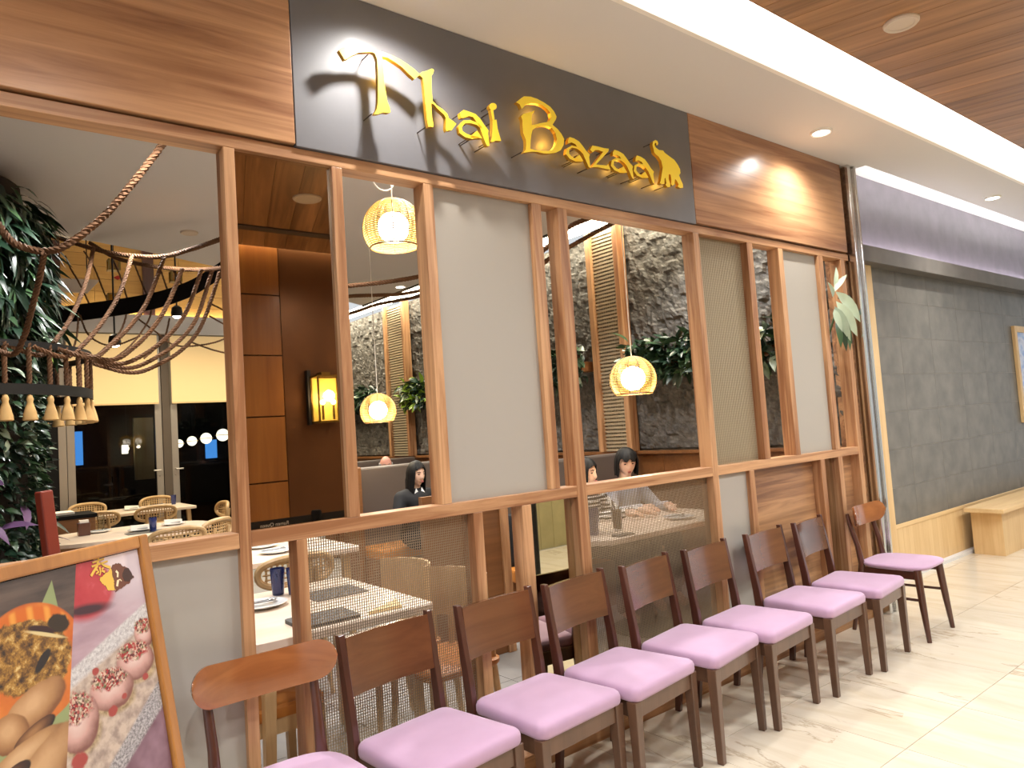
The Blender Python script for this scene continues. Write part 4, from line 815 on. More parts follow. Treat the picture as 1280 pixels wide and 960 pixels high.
ring = [(CX+RR_*cos(2*pi*j/64), CY+RR_*sin(2*pi*j/64)) for j in range(64)]
def hoop(z0, z1, th): return G().rings([[(CX+(x-CX)*(1+s_*th/RR_), CY+(y-CY)*(1+s_*th/RR_), z) for x, y in ring] for s_, z in ((-1, z0), (1, z0), (1, z1), (-1, z1), (-1, z0))], cap=False)
obj('ring', hoop(1.90, 1.965, .012), 'black_metal', t, True); obj('upper_ring', hoop(2.19, 2.23, .010), 'black_metal', t, True)
tas = None; rp_ = None
for k in range(26):
    a_ = -2.2+k*.165; x, y = CX+RR_*cos(a_), CY+RR_*sin(a_)
    if k < 16 and k % 2 == 0 or (k > 9 and k < 16):
        pass
    if tas is None:
        tas = obj('tassel', G().lathe([(.004, .02), (.014, .012), (.020, -.01), (.016, -.028), (.026, -.06), (.036, -.10), (.042, -.135), (.036, -.14)], n=14), 'tassel', t)
        rp_ = obj('short_rope', rope(G(), [(0, 0, -.0), (0, 0, .12), (0, 0, .25)], .016), 'rope_fibre', t); cu_t, cu_r = tas, rp_
    else: cu_t, cu_r = share(tas, (0, 0, 0), t), share(rp_, (0, 0, 0), t)
    cu_t.location = (x-CX, y-CY, -.02); cu_r.location = (x-CX, y-CY, .065)
for p in ROPES['far']: obj('thin_rope', rope(G(), p, .010, .05, 3, .02, 4), 'rope_fibre', t, True)
band = smoothpath(ROPES['band'], 6); g = G()
g.rings([[(p.x, p.y, p.z-.075), (p.x, p.y+.03, p.z-.075), (p.x, p.y+.03, p.z+.075), (p.x, p.y, p.z+.075)] for p in band])
solo('steel_hoop', g, 'black', 'wide black curved steel band behind the rope net in the left opening', 'hoop')

# ------------------------------------------------------------------ plants
def leafshape(L, W, bend, n=5, curl=.25):
    vs_ = []; fs = []
    for i in range(n+1):
        u = i/n; w = W*(sin(pi*min(1, u*1.02))**.75)*(1-.35*u) if 0 < i < n else 0.0
        x = L*u; z = -bend*u*u*L
        vs_ += [(x, -w, z+curl*w), (x, 0, z), (x, w, z+curl*w)]
    for i in range(n):
        for j in range(2): fs.append((i*3+j, (i+1)*3+j, (i+1)*3+j+1, i*3+j+1))
    return vs_, fs
def place_leaf(g, loc, R, L, W, bend, n=4):
    vs_, fs = leafshape(L, W, bend, n); g.add([V(loc)+R @ V(v) for v in vs_], fs)
def rotdir(d_, roll=0): return d_.to_track_quat('X', 'Z').to_matrix() @ Matrix.Rotation(roll, 3, 'X')
rd = random.Random(5)
LEAFP = {}
def leaf_part(parent, loc, d_, L, W, bend, mat, roll=0):
    key = (round(L, 2), round(W, 3), mat)
    if key not in LEAFP:
        q = G(); vs_, fs = leafshape(L, W, bend, 5); q.add(vs_, fs); o = obj('leaf', q, mat, parent); LEAFP[key] = o
    else: o = share(LEAFP[key], (0, 0, 0), parent)
    o.location = V(loc)-parent.location; o.rotation_euler = rotdir(V(d_).normalized(), roll).to_euler(); return o
# green column wrapped in plants
t = thing('plant_column', 'tall column covered in dense green plants at the left edge', 'plant', (-.06, 6.0, 0))
obj('core', G().lathe([(.50, .0), (.50, 3.38)], (0, 0, 0), 32), 'soil', t)
g = G(); g2 = G(); g3 = G()
for k in range(5200):
    a_ = rd.uniform(-2.75, .75); z = rd.uniform(.05, 2.35); r = .50+rd.uniform(0, .10)
    d_ = V((cos(a_), sin(a_), rd.uniform(-.9, .6)))+V((rd.uniform(-.7, .7), rd.uniform(-.7, .7), rd.uniform(-.5, .3)))
    L_ = rd.uniform(.05, .10); q = rd.choice((g, g, g2)) if z > 1.2 else rd.choice((g, g, g, g2))
    if z > 1.55 and rd.random() < .18: q = g3
    place_leaf(q, (r*cos(a_), r*sin(a_), z), rotdir(d_.normalized(), rd.uniform(-1, 1)), L_, L_*.28, .3, 3)
for k in range(1500):
    a_ = rd.uniform(-2.75, .75); z = rd.uniform(2.3, 3.3); r = .50+rd.uniform(0, .12)
    d_ = V((cos(a_)*.9, sin(a_)*.9, rd.uniform(-1.0, .2)))+V((rd.uniform(-.6, .6), rd.uniform(-.6, .6), 0)); L_ = rd.uniform(.14, .24)
    place_leaf(rd.choice((g, g, g2)), (r*cos(a_), r*sin(a_), z), rotdir(d_.normalized(), rd.uniform(-.6, .6)), L_, L_*.13, .7, 4)
obj('foliage', g, 'leaf_dark', t, kind='stuff'); obj('mid_green_foliage', g2, 'leaf_mid', t, kind='stuff'); obj('pale_foliage', g3, 'leaf_pale', t, kind='stuff')
for k in range(40):
    a_ = rd.uniform(-1.9, .1); z = rd.uniform(2.05, 2.38) if k < 26 else rd.uniform(.9, 1.5); r = .56
    leaf_part(t, (t.location.x+r*cos(a_), t.location.y+r*sin(a_), z), (cos(a_)+rd.uniform(-.5, .5), sin(a_)+rd.uniform(-.5, .5), rd.uniform(-.6, .4)), .20, .045, .4, rd.choice(('leaf_mid', 'leaf_pale', 'leaf_white', 'leaf_lime')) if k < 26 else rd.choice(('leaf_purple', 'leaf_mid', 'leaf_dark')), rd.uniform(-.6, .6))
def planter(y0, y1, zc, label, dense=420, hi='leaf_mid'):
    t = thing('wall_planter', label, 'plant', (5.16, (y0+y1)/2, zc-.10), group=None)
    obj('trough', G().box(5.06, 5.24, y0, y1, zc-.10, zc), 'booth_wood', t, True, False, .003)
    g = G(); g2 = G(); Lh = y1-y0
    for k in range(int(dense*Lh)):
        y = rd.uniform(y0-.03, y1+.03); d_ = V((rd.uniform(-1, .1), rd.uniform(-.8, .8), rd.uniform(-.9, .9))).normalized(); L_ = rd.uniform(.08, .17)
        place_leaf(g if rd.random() < .6 else g2, (5.08-t.location.x+rd.uniform(-.06, .02), y-t.location.y, .08+rd.uniform(-.18, .14)), rotdir(d_, rd.uniform(-1, 1)), L_, L_*.26, .4, 3)
    obj('foliage', g, 'leaf_dark', t, kind='stuff'); obj('mid_green_foliage', g2, hi, t, kind='stuff')
    for k in range(int(26*Lh)):
        y = rd.uniform(y0, y1); leaf_part(t, (5.06, y, zc+rd.uniform(-.10, .16)), (rd.uniform(-1, -.2), rd.uniform(-.8, .8), rd.uniform(-.9, .7)), .18, .045, .35, rd.choice(('leaf_mid', 'leaf_pale', 'leaf_dark', 'leaf_white')), rd.uniform(-1, 1))
planter(3.55, 4.60, 2.08, 'leafy planter on the stone wall above the short-haired woman'); planter(5.25, 6.25, 2.12, 'leafy planter on the stone wall left of the woven fin'); planter(2.95, 3.48, 2.04, 'dark leafy planter on the stone wall seen through the narrow gap', 380)
planter(9.65, 11.2, 2.12, 'leafy planter on the far stone wall above the bald man'); planter(8.2, 8.85, 2.10, 'leafy planter with yellow leaves on the far stone wall right of the woven fin', 420, 'leaf_lime')
t = thing('variegated_plant', 'variegated plant with big white-edged leaves poking through the last opening', 'plant', (5.04, 2.70, 1.74))
obj('pot', G().lathe([(.035, 0), (.055, .16), (.06, .17)], (0, 0, 0), 18), 'booth_wood', t); obj('bracket', G().box(-.05, .075, -.03, .05, -.02, -.001), 'black_metal', t, smooth=False)
obj('stem', G().tube([(0, 0, .15), (-.02, -.04, .32), (-.05, -.08, .52)], .010, 7).tube([(0, 0, .15), (.01, -.06, .30), (.03, -.10, .42)], .008, 7), 'stem', t)
rl = random.Random(3)
def facing_leaf(parent, loc, d_, L, W, bend, mat):
    x = V(d_).normalized(); z = V((-.72, -.62, .3)); z = (z-x*z.dot(x)).normalized(); y = z.cross(x)
    o = leaf_part(parent, loc, d_, L, W, bend, mat); R = Matrix((x, y, z)).transposed() @ Matrix.Rotation(rl.uniform(-.5, .5), 3, 'X'); o.rotation_euler = R.to_euler()
for lx, lz, dx_, dz_, L_, m_ in ((-.12, .56, .35, .75, .17, 'leaf_white'), (-.08, .57, .62, -.62, .33, 'leaf_white'), (-.02, .48, .92, -.12, .27, 'leaf_mid'), (-.09, .50, .45, -.85, .31, 'leaf_white'), (-.13, .46, .15, -.95, .26, 'leaf_pale'), (-.07, .42, .30, -.92, .28, 'leaf_mid'), (-.02, .42, .8, -.6, .24, 'leaf_white'), (-.15, .52, -.5, .3, .15, 'leaf_pale'), (-.10, .36, .15, -1, .22, 'leaf_dark'), (-.14, .36, -.1, -1, .19, 'leaf_mid'), (-.10, .60, .05, .9, .14, 'leaf_white'), (-.04, .36, .5, -.9, .2, 'leaf_dark'), (-.15, .44, -.3, -.8, .17, 'leaf_pale'), (-.05, .52, .75, .25, .15, 'leaf_mid')):
    facing_leaf(t, (t.location.x+lx, t.location.y-.16+lx*.2, t.location.z+lz), (dx_, -.35, dz_), L_, L_*.155, .35, m_)
# ------------------------------------------------------------------ dining furniture
def oval(a_, b_, n=36, e=1.0): return [(a_*math.copysign(abs(cos(2*pi*k/n))**e, cos(2*pi*k/n)), b_*math.copysign(abs(sin(2*pi*k/n))**e, sin(2*pi*k/n))) for k in range(n)]
def table(label, x0, x1, y0, y1, outline=None, legs='post', mat='table_oak', zt=.75):
    t = thing('dining_table', label, 'table', ((x0+x1)/2, (y0+y1)/2, 0)); w, d_ = (x1-x0)/2, (y1-y0)/2
    o = outline if outline else rrect(-w, w, -d_, d_, .04, 4)
    obj('tabletop', G().slab(o, zt-.035, zt), mat, t, smooth=False, bevel=.004)
    if legs == 'post':
        for sx in (-1, 1):
            for sy in (-1, 1): obj('leg', G().bar((sx*(w-.09), sy*(d_-.09), zt-.035), (sx*(w-.06), sy*(d_-.06), 0), .05, .05, .035, .035), 'chair_oak', t, smooth=False, bevel=.003)
    else:
        obj('pedestal', G().lathe([(.05, .02), (.05, zt-.035)], n=18), 'black_metal', t); obj('base', G().lathe([(.26, 0), (.26, .012), (.05, .03)], n=28), 'black_metal', t)
    return t
table('pale oak table nearest the shopfront, seen through the narrow low opening', .89, 1.70, 2.80, 3.755)
table('pale oak table second from the shopfront, behind the nearest one', 1.15, 2.27, 4.69, 5.55)
st_ = []
for k in range(20): a_ = -pi/2+pi*k/19; st_.append((.22+.58*cos(a_), .58*sin(a_)))
for k in range(20): a_ = pi/2+pi*k/19; st_.append((-.22+.58*cos(a_), .58*sin(a_)))
table('pale round-ended table in the left opening, in front of the far table', .62, 2.02, 7.28, 8.44, st_)
table('long pale table farthest back, before the glass doors', 1.10, 2.62, 10.25, 11.2)
table('pale booth table of the two women behind the wide mesh panel', 3.18, 4.75, 3.27, 3.98, rrect(-.785, .785, -.355, .355, .12, 1), 'ped', zt=.75)
table('pale booth table of the woman in black', 3.75, 5.0, 4.98, 5.50, None, 'ped')
def cane_chair():
    t = thing('cane_chair', '-', 'chair', group='pale oak chairs with oval cane backs')
    obj('seat', pillow(G(), oval(.22, .21, 32, .7), [(.95, .42), (1, .43), (1, .45), (.97, .46), (.02, .462)]), 'chair_oak', t)
    for sx in (-1, 1):
        obj('leg', G().tube([(sx*.16, -.15, .43), (sx*.19, -.19, 0)], [.019, .013], 10), 'chair_oak', t); obj('back_leg', G().tube([(sx*.17, .24, 0), (sx*.14, .19, .43), (sx*.115, .215, .60), (sx*.105, .238, .76)], [.013, .02, .018, .015], 10), 'chair_oak', t)
    R_ = []
    for x, z in oval(.225, .085, 40, .8): R_.append((x, .225-.045*(x/.225)**2+.1*z, .745+z))
    obj('back_frame', G().tube(R_, .021, 8, closed=True), 'chair_oak', t)
    w = G()
    for k in range(13):
        x = -.18+.03*k; h = .075*math.sqrt(max(0, 1-(x/.215)**2)); y = .225-.045*(x/.225)**2; w.box(x-.006, x+.006, y-.002, y+.002, .745-h, .745+h)
    for k in range(5):
        z = .69+.0275*k; h = .2*math.sqrt(max(0, 1-((z-.745)/.085)**2)); w.tube([(x, .227-.045*(x/.225)**2, z) for x in [-h+2*h*i/8 for i in range(9)]], .005, 4)
    obj('cane_web', w, 'cane', t, smooth=False, kind='stuff'); return t
cc = cane_chair()
CANE = [(1.56, 6.95, 180, 'oval-backed cane chair in front of the round-ended table'), (2.02, 9.98, 180, 'oval-backed cane chair before the far table, right one'), (1.39, 9.98, 180, 'oval-backed cane chair before the far table, left one'), (1.55, 11.6, 0, 'oval-backed cane chair behind the far table, left end'), (2.45, 11.6, 0, 'oval-backed cane chair behind the far table, right end'),
        (1.87, 7.27, -140, 'oval-backed cane chair at the right front corner of the round-ended table'), (2.45, 9.2, -90, 'oval-backed cane chair standing side-on between the tables and the right glass door'), (1.62, 4.42, 180, 'oval-backed cane chair seen through the narrow low opening')]
for k, (x, y, a_, lab) in enumerate(CANE):
    if k == 0: cc.location = (x, y, 0); cc.rotation_euler = (0, 0, radians(a_)); cc['label'] = lab
    else: dup(cc, (x, y, 0), radians(a_), lab)
def box_chair(loc, rz, label):
    t = thing('bentwood_chair', label, 'chair', loc, rz, 'pale chairs with upright curved backs')
    obj('seat', pillow(G(), rrect(-.21, .21, -.2, .2, .06), [(.97, .43), (1, .44), (1, .455), (.95, .462), (.02, .466)]), 'leather_orange', t)
    def bk(u, o): a_ = radians(200)+radians(140)*u; return (.235*cos(a_)*1.0, -(.20+o)*sin(a_)*.9+.02)
    pr_ = [bk(i/14, 0) for i in range(15)]+[bk(1-i/14, .02) for i in range(15)]
    obj('backrest', G().slab(pr_, .60, .835), 'chair_oak', t)
    for sx in (-1, 1):
        obj('leg', G().tube([(sx*.17, -.16, .44), (sx*.19, -.18, 0)], [.018, .013], 8), 'chair_oak', t); obj('back_leg', G().tube([(sx*.18, .21, 0), (sx*.17, .16, .44), (sx*.165, .165, .66)], [.014, .018, .014], 8), 'chair_oak', t)
    return t
box_chair((1.78, 3.40, 0), radians(-90), 'pale curved-back chair behind the left mesh panel, farther one'); box_chair((1.80, 2.93, 0), radians(-90), 'pale curved-back chair behind the left mesh panel, nearest the shopfront')
t = thing('side_chair', 'caramel leather seat chair half hidden below the narrow low opening', 'chair', (1.02, 3.10, 0))
obj('seat', pillow(G(), rrect(-.2, .2, -.2, .2, .05), [(.97, .42), (1, .43), (1, .46), (.95, .47), (.02, .475)]), 'leather_orange', t); obj('seat_frame', G().box(-.19, .19, -.19, .19, .36, .42), 'chair_oak', t, smooth=False)
for sx in (-1, 1):
    for sy in (-1, 1): obj('leg', G().bar((sx*.17, sy*.17, .36), (sx*.18, sy*.18, 0), .04, .04, .03, .03), 'chair_oak', t, smooth=False)
t = thing('high_back_chair', 'tall red-brown leather chair back beside the plant column', 'chair', (.485, 4.62, 0), radians(35))
obj('back', G().bar((0, 0, .40), (-.06, .05, 1.33), .075, .05), 'leather_red', t, smooth=False, bevel=.008); obj('base', G().box(-.12, .3, -.2, .2, 0, .40), 'leather_red', t, smooth=False, bevel=.01)
# booths: upholstered backs parallel to the shopfront
def booth(label, x0, x1, yb, ztop, seat_depth=.46, end=True, seat=True, face=-1):
    t = thing('booth_bench', label, 'bench', ((x0+x1)/2, yb, 0))
    prof = [(yb, .46), (yb-.02*-face*-1, 1.0)]
    obj('back', G().box(x0+.06, x1, yb, yb+.12, .40, ztop), 'leather_grey', t, True, False, .02)
    if seat: obj('seat_cushion', G().box(x0+.06, x1, yb-seat_depth, yb-.002, .36, .46), 'leather_orange', t, True, False, .02); obj('plinth', G().box(x0+.06, x1, yb-seat_depth+.03, yb+.12, .0, .36), 'booth_wood', t, True, False)
    if end: obj('end_panel', G().box(x0, x0+.058, yb-seat_depth*.25, yb+.14, 0, ztop+.015), 'booth_wood', t, True, False, .012)
    return t
booth('dark grey booth bench under the two women behind the wide mesh panel', 3.20, 5.18, 4.70, 1.20)
booth('dark grey booth bench behind the woman in black, wood end panel', 3.05, 5.18, 6.45, 1.21)
booth('dark grey booth bench farthest back, behind the bald man', 3.85, 5.18, 8.85, 1.19)
t = thing('booth_bench', 'tan booth back standing close behind the right half of the wide mesh panel', 'bench', (4.6, 2.85, 0)); obj('back', G().box(4.05, 5.18, 2.72, 2.82, 0, 1.08), 'leather_orange', t, True, False, .02); obj('seat_cushion', G().box(4.05, 5.18, 2.822, 3.15, .36, .46), 'leather_orange', t, True, False, .02); obj('plinth', G().box(4.07, 5.18, 2.822, 3.12, 0, .36), 'booth_wood', t, True, False)
t = thing('partition', 'low dark wood partition seen through the narrow opening beside the low mirror', 'partition', (2.62, 3.90, 0)); obj('panel', G().box(2.35, 2.95, 3.97, 4.01, 0, 1.10), 'booth_wood', t, True, False); obj('end_post', G().box(2.95, 3.01, 3.95, 4.03, 0, 1.12), 'oak_z', t, True, False)
solo('handbag', G().rings([[(x*1.0+3.38, y*.08+4.42, z) for x, y in oval(w, 1, 20)] for w, z in ((.13, .462), (.16, .50), (.155, .62), (.12, .76), (.05, .84))]), 'cloth_black', 'black bag on the orange seat, seen through the narrow opening', 'bag')
# ------------------------------------------------------------------ things on the tables
def plate(x, y, label, r=.11, napkin=False, cut=True, grp='plates set on the dining tables'):
    t = thing('plate', label, 'plate', (x, y, .7505), group=grp)
    obj('dish', G().lathe([(r*.55, 0), (r*.6, .004), (r*.98, .016), (r, .019), (r*.96, .020), (r*.6, .009), (.001, .008)], n=32, cap=False), 'ceramic', t)
    if cut: obj('fork', G().bar((-.08, .01, .021), (.06, -.02, .024), .012, .003, .02, .003), 'cutlery', t, smooth=False); obj('spoon', G().tube([(-.09, .03, .021), (.03, .02, .022)], .004, 6).sphere((.055, .018, .024), (.026, .016, .006), 12, 6), 'cutlery', t)
    if napkin: obj('napkin', G().bar((-.09, 0, .03), (.08, 0, .028), .065, .014, .045, .022), 'napkin', t, smooth=False, bevel=.006)
for x, y, lab, n_ in ((1.14, 3.42, 'plate with cutlery on the nearest oak table', 0), (1.78, 5.00, 'plate with cutlery at the front of the second oak table', 0), (1.80, 5.35, 'plate with cutlery at the back of the second oak table', 0), (1.46, 7.76, 'plate with folded napkin on the round-ended table, middle', 1), (1.80, 7.95, 'plate with folded napkin at the right end of the round-ended table', 1), (1.16, 8.12, 'plate with cutlery at the left of the round-ended table', 0), (1.40, 10.7, 'plate with cutlery at the left of the far table', 0), (1.93, 10.75, 'plate with folded napkin in the middle of the far table', 1), (2.28, 10.95, 'plate with cutlery at the right of the far table', 0), (4.25, 3.50, 'plate before the short-haired woman', 0), (3.85, 5.28, 'white plate before the woman in black', 1)): plate(x, y, lab, .115, n_)
def tumbler(x, y, label, mat='blue_glass', r=.036, h=.13, grp='tumblers on the dining tables'):
    t = thing('tumbler', label, 'glass', (x, y, .7505), group=grp)
    obj('cup', G().lathe([(r*.75, 0), (r*.8, .004), (r, h), (r*.93, h), (r*.72, .012), (.001, .010)], n=24, cap=False), mat, t)
    return t
tumbler(1.35, 3.56, 'upside-down blue glass tumbler on the nearest oak table'); tumbler(1.29, 3.62, 'pale blue glass tumbler behind the first on the nearest oak table'); tumbler(1.53, 7.56, 'blue tumbler on the round-ended table'); tumbler(2.49, 10.95, 'blue tumbler at the right end of the far table'); tumbler(3.40, 3.55, 'purple-blue glass jug-sized tumbler before the striped arm', 'blue_glass', .06, .17)
dk = tumbler(3.62, 3.52, 'tall glass of amber drink on the booth table of the two women', 'glass', .038, .16); obj('drink', G().lathe([(.026, .013), (.034, .14)], n=20), 'amber_drink', dk)
solo('phone', G().slab(rrect(3.40, 3.56, 3.305, 3.375, .012), .7505, .759), 'slate', 'dark phone lying at the front of the booth table of the two women', 'phone', smooth=False)
solo('menu_tray', G().slab(rrect(1.10, 1.36, 2.84, 3.04, .02), .7505, .765), 'slate', 'dark woven tray on the nearest oak table behind the left mesh panel', 'tray', smooth=False)
solo('place_mat', G().slab(rrect(1.35, 1.62, 3.28, 3.52, .01), .7505, .754), 'slate', 'dark place mat on the nearest oak table behind the left mesh panel', 'mat', smooth=False)
solo('yellow_napkin', G().slab([(1.40, 2.86), (1.55, 2.84), (1.60, 2.98)], .7505, .762), 'glow_fabric', 'folded yellow napkin on the nearest oak table behind the left mesh panel', 'napkin', smooth=False)
solo('place_mat', G().slab(rrect(1.30, 1.75, 7.46, 7.66, .02), .7505, .754), 'slate', 'dark place mat at the front of the round-ended table', 'mat', smooth=False)
t = thing('condiment_box', 'dark condiment box with white paper at the left end of the round-ended table', 'box', (1.02, 8.02, .7505)); obj('box', G().box(-.05, .05, -.05, .05, 0, .12), 'chair_dark', t, smooth=False, bevel=.004); obj('napkins', G().box(-.035, .04, -.035, .035, .11, .145), 'napkin', t, smooth=False)
t = thing('water_glass', 'clear tall glass beside the condiment box', 'glass', (1.20, 8.26, .7505)); obj('cup', G().lathe([(.028, 0), (.034, .15), (.031, .15), (.025, .01)], n=20, cap=False), 'glass', t)
t = thing('service_counter', 'dark side counter with a white folded cloth beside the plants', 'counter', (.92, 9.0, 0)); obj('body', G().box(.55, 1.22, 8.75, 9.25, 0, .86), 'booth_wood', t, True, False); obj('top', G().box(.53, 1.24, 8.73, 9.27, .86, .90), 'black', t, True, False, .004)
solo('folded_cloth', G().box(.80, 1.05, 8.85, 9.1, .901, .935), 'napkin', 'white folded cloth stacked on the dark side counter', 'cloth', smooth=False, bevel=.01)

# ------------------------------------------------------------------ people
def evalmesh(o):
    dg = bpy.context.evaluated_depsgraph_get(); dg.update(); return bpy.data.meshes.new_from_object(o.evaluated_get(dg), depsgraph=dg)
def skinmesh(verts, edges, radii, sub=1):
    me = bpy.data.meshes.new('tmp'); me.from_pydata(verts, edges, []); me.update()
    o = bpy.data.objects.new('tmp', me); COL.objects.link(o)
    md = o.modifiers.new('skin', 'SKIN'); md.use_smooth_shade = True; md.branch_smoothing = .3
    sl = me.skin_vertices[0] if me.skin_vertices else None
    if sl is None:
        bpy.context.view_layer.objects.active = o; sl = me.attributes and me.skin_vertices[0]
    for k, r in enumerate(radii): sl.data[k].radius = (r, r) if not isinstance(r, tuple) else r
    sl.data[0].use_root = True
    s2 = o.modifiers.new('sub', 'SUBSURF'); s2.levels = sub; s2.render_levels = sub
    m2 = evalmesh(o); bpy.data.objects.remove(o); return m2
def chainmesh(g, verts, edges, radii):
    """fallback limbs: tapered capsules between joints, to be fused by the voxel remesh"""
    for a_, b_ in edges:
        p, q = V(verts[a_]), V(verts[b_]); ra, rb_ = radii[a_], radii[b_]; n = 6
        g.tube([p.lerp(q, i/n) for i in range(n+1)], [ra+(rb_-ra)*i/n for i in range(n+1)], 14)
        g.sphere(p, ra, 14, 9); g.sphere(q, rb_, 14, 9)
def fuse(name, g, mat, parent, vox=.008, smooth_it=6):
    me = bpy.data.meshes.new('tmp'); me.from_pydata([tuple(v) for v in g.v], [], g.f); me.update()
    o = bpy.data.objects.new('tmp', me); COL.objects.link(o)
    r = o.modifiers.new('r', 'REMESH'); r.mode = 'VOXEL'; r.voxel_size = vox
    s_ = o.modifiers.new('s', 'SMOOTH'); s_.iterations = smooth_it; s_.factor = .5
    m2 = evalmesh(o); bpy.data.objects.remove(o); m2.name = name; m2.materials.clear(); m2.materials.append(MATS[mat])
    m2.polygons.foreach_set('use_smooth', [True]*len(m2.polygons))
    f = bpy.data.objects.new(name, m2); COL.objects.link(f); f.parent = parent; return f
def headpt(x, y, z):
    if z < -.01:
        t_ = min(1, (-z-.01)/.105); x *= 1-.36*t_**1.3; y = y*(1-.2*t_)-.010*t_
        if y > 0: y *= 1-.45*t_
    if y < -.05: y = -.05+(y+.05)*.85
    if y < 0:
        e = math.exp
        y -= .022*e(-(x/.0115)**2)*(e(-((z+.028)/.015)**2)+.45*e(-((z+.002)/.02)**2))
        y += .008*e(-(((abs(x)-.031)/.015)**2+((z-.010)/.010)**2))
        y -= .006*e(-((x/.022)**2+((z+.058)/.010)**2)); y += .003*e(-((x/.02)**2+((z+.074)/.006)**2)); y -= .006*e(-((x/.02)**2+((z+.096)/.012)**2))
        y -= .003*e(-(((abs(x)-.03)/.02)**2+((z-.030)/.007)**2))
    return x, y, z
def person(label, loc, rz, arms, hair, top_mat, head=(0, -.03, 1.13), hyaw=0, hpitch=0, skin='skin', bare_neck=True, extra=None, zoff=0, grp=None):
    t = thing('person', label, 'person', loc, rz)
    H = Matrix.Translation(V(head)) @ Matrix.Rotation(hyaw, 4, 'Z') @ Matrix.Rotation(hpitch, 4, 'X')
    # body: head, neck, trunk, arms with hands, legs, fused to one surface
    g = G(); hg = G()
    hg.grid(lambda u, v: H @ V(headpt(.074*sin(pi*v)*cos(2*pi*u), .092*sin(pi*v)*sin(2*pi*u), -.115*cos(pi*v))), 56, 44, True)
    for sx in (-1, 1): hg.sphere(H @ V((sx*.073, .008, -.005)), (.010, .020, .030), 10, 8)
    g.v += hg.v; g.f += hg.f; g.mi += hg.mi
    vs_ = [(0, 0, .595), (0, .0, .72), (0, -.01, .86), (0, 0, .97), tuple(H @ V((0, .012, -.07)))]; ed = [(0, 1), (1, 2), (2, 3), (3, 4)]; rd_ = [.125, .105, .115, .052, .050]
    for sx in (-1, 1):
        k = len(vs_); vs_ += [(sx*.09, -.04, .56), (sx*.11, -.43, .52), (sx*.11, -.40, .10), (sx*.11, -.50, .045)]; ed += [(0, k), (k, k+1), (k+1, k+2), (k+2, k+3)]; rd_ += [.085, .06, .042, .036]
    hands = []
    cl = dict(v=[(0, 0, .56), (0, 0, .70), (0, -.01, .87), (0, -.005, .945)], e=[(0, 1), (1, 2), (2, 3)], r=[.140, .122, .128, .075])
    for sx, (el, wr_, hd) in zip((-1, 1), arms):
        k = len(vs_); sh = (sx*.155, .0, .915); vs_ += [sh, el, wr_]; ed += [(2, k), (k, k+1), (k+1, k+2)]; rd_ += [.055, .040, .026]
        k2 = len(cl['v']); cl['v'] += [sh, el, tuple(V(wr_)+(V(el)-V(wr_)).normalized()*.03)]; cl['e'] += [(2, k2), (3, k2), (k2, k2+1), (k2+1, k2+2)]; cl['r'] += [.068, .052, .040]
        d_ = V(hd).normalized(); w_ = V(wr_); side = d_.cross(V((0, 0, 1))).normalized(); pm = w_+d_*.055; g.tube([w_, w_+d_*.03, pm, w_+d_*.085], [.024, .030, .033, .028], 12)
        for fi_, (o_, L_) in enumerate(((-.028, .062), (-.010, .072), (.009, .068), (.026, .054))):
            b0 = w_+d_*.075+side*o_; dn = (d_+side*o_*2.5+V((0, 0, -.25))).normalized(); dn2 = (dn+V((0, 0, -.7))).normalized()
            g.tube([b0, b0+dn*L_*.45, b0+dn*L_*.45+dn2*L_*.32, b0+dn*L_*.45+dn2*L_*.6], [.0095, .009, .008, .0065], 8)
        tb = w_+d_*.03+side*sx*-.024; td = (d_+side*sx*-.8).normalized(); g.tube([tb, tb+td*.03, tb+td*.03+(td+d_).normalized()*.03], [.012, .010, .008], 8)
    chainmesh(g, vs_, ed, rd_)
    body = fuse('body', g, skin, t, .0065, 4)
    cg = G(); chainmesh(cg, cl['v'], cl['e'], cl['r']); cg.sphere((0, 0, .88), (.185, .105, .075), 18, 10); cg.sphere((0, 0, .62), (.165, .12, .10), 18, 10); top = fuse('top', cg, top_mat, t, .011, 6)
    tg = G(); chainmesh(tg, [(0, 0, .60), (-.10, -.05, .57), (-.11, -.44, .535), (-.11, -.40, .12), (.10, -.05, .57), (.11, -.44, .535), (.11, -.40, .12)], [(0, 1), (1, 2), (2, 3), (0, 4), (4, 5), (5, 6)], [.145, .10, .075, .058, .10, .075, .058]); fuse('trousers', tg, 'cloth_black', t, .013, 5)
    # face
    for sx in (-1, 1):
        obj('eye', G().sphere(H @ V((sx*.031, -.0745, .008)), (.0125, .006, .0042), 10, 6), 'eye', t)
        obj('eyebrow', G().tube([H @ V((sx*.016, -.086, .028)), H @ V((sx*.032, -.083, .033)), H @ V((sx*.048, -.072, .027))], [.003, .0035, .002], 6), 'hair' if hair != 'bald' else 'hair_grey', t)
    l_ = G(); l_.sphere(H @ V((0, -.089, -.0545)), (.021, .007, .0045), 12, 6); l_.sphere(H @ V((0, -.088, -.0625)), (.018, .007, .0055), 12, 6); obj('lips', l_, 'lips', t)
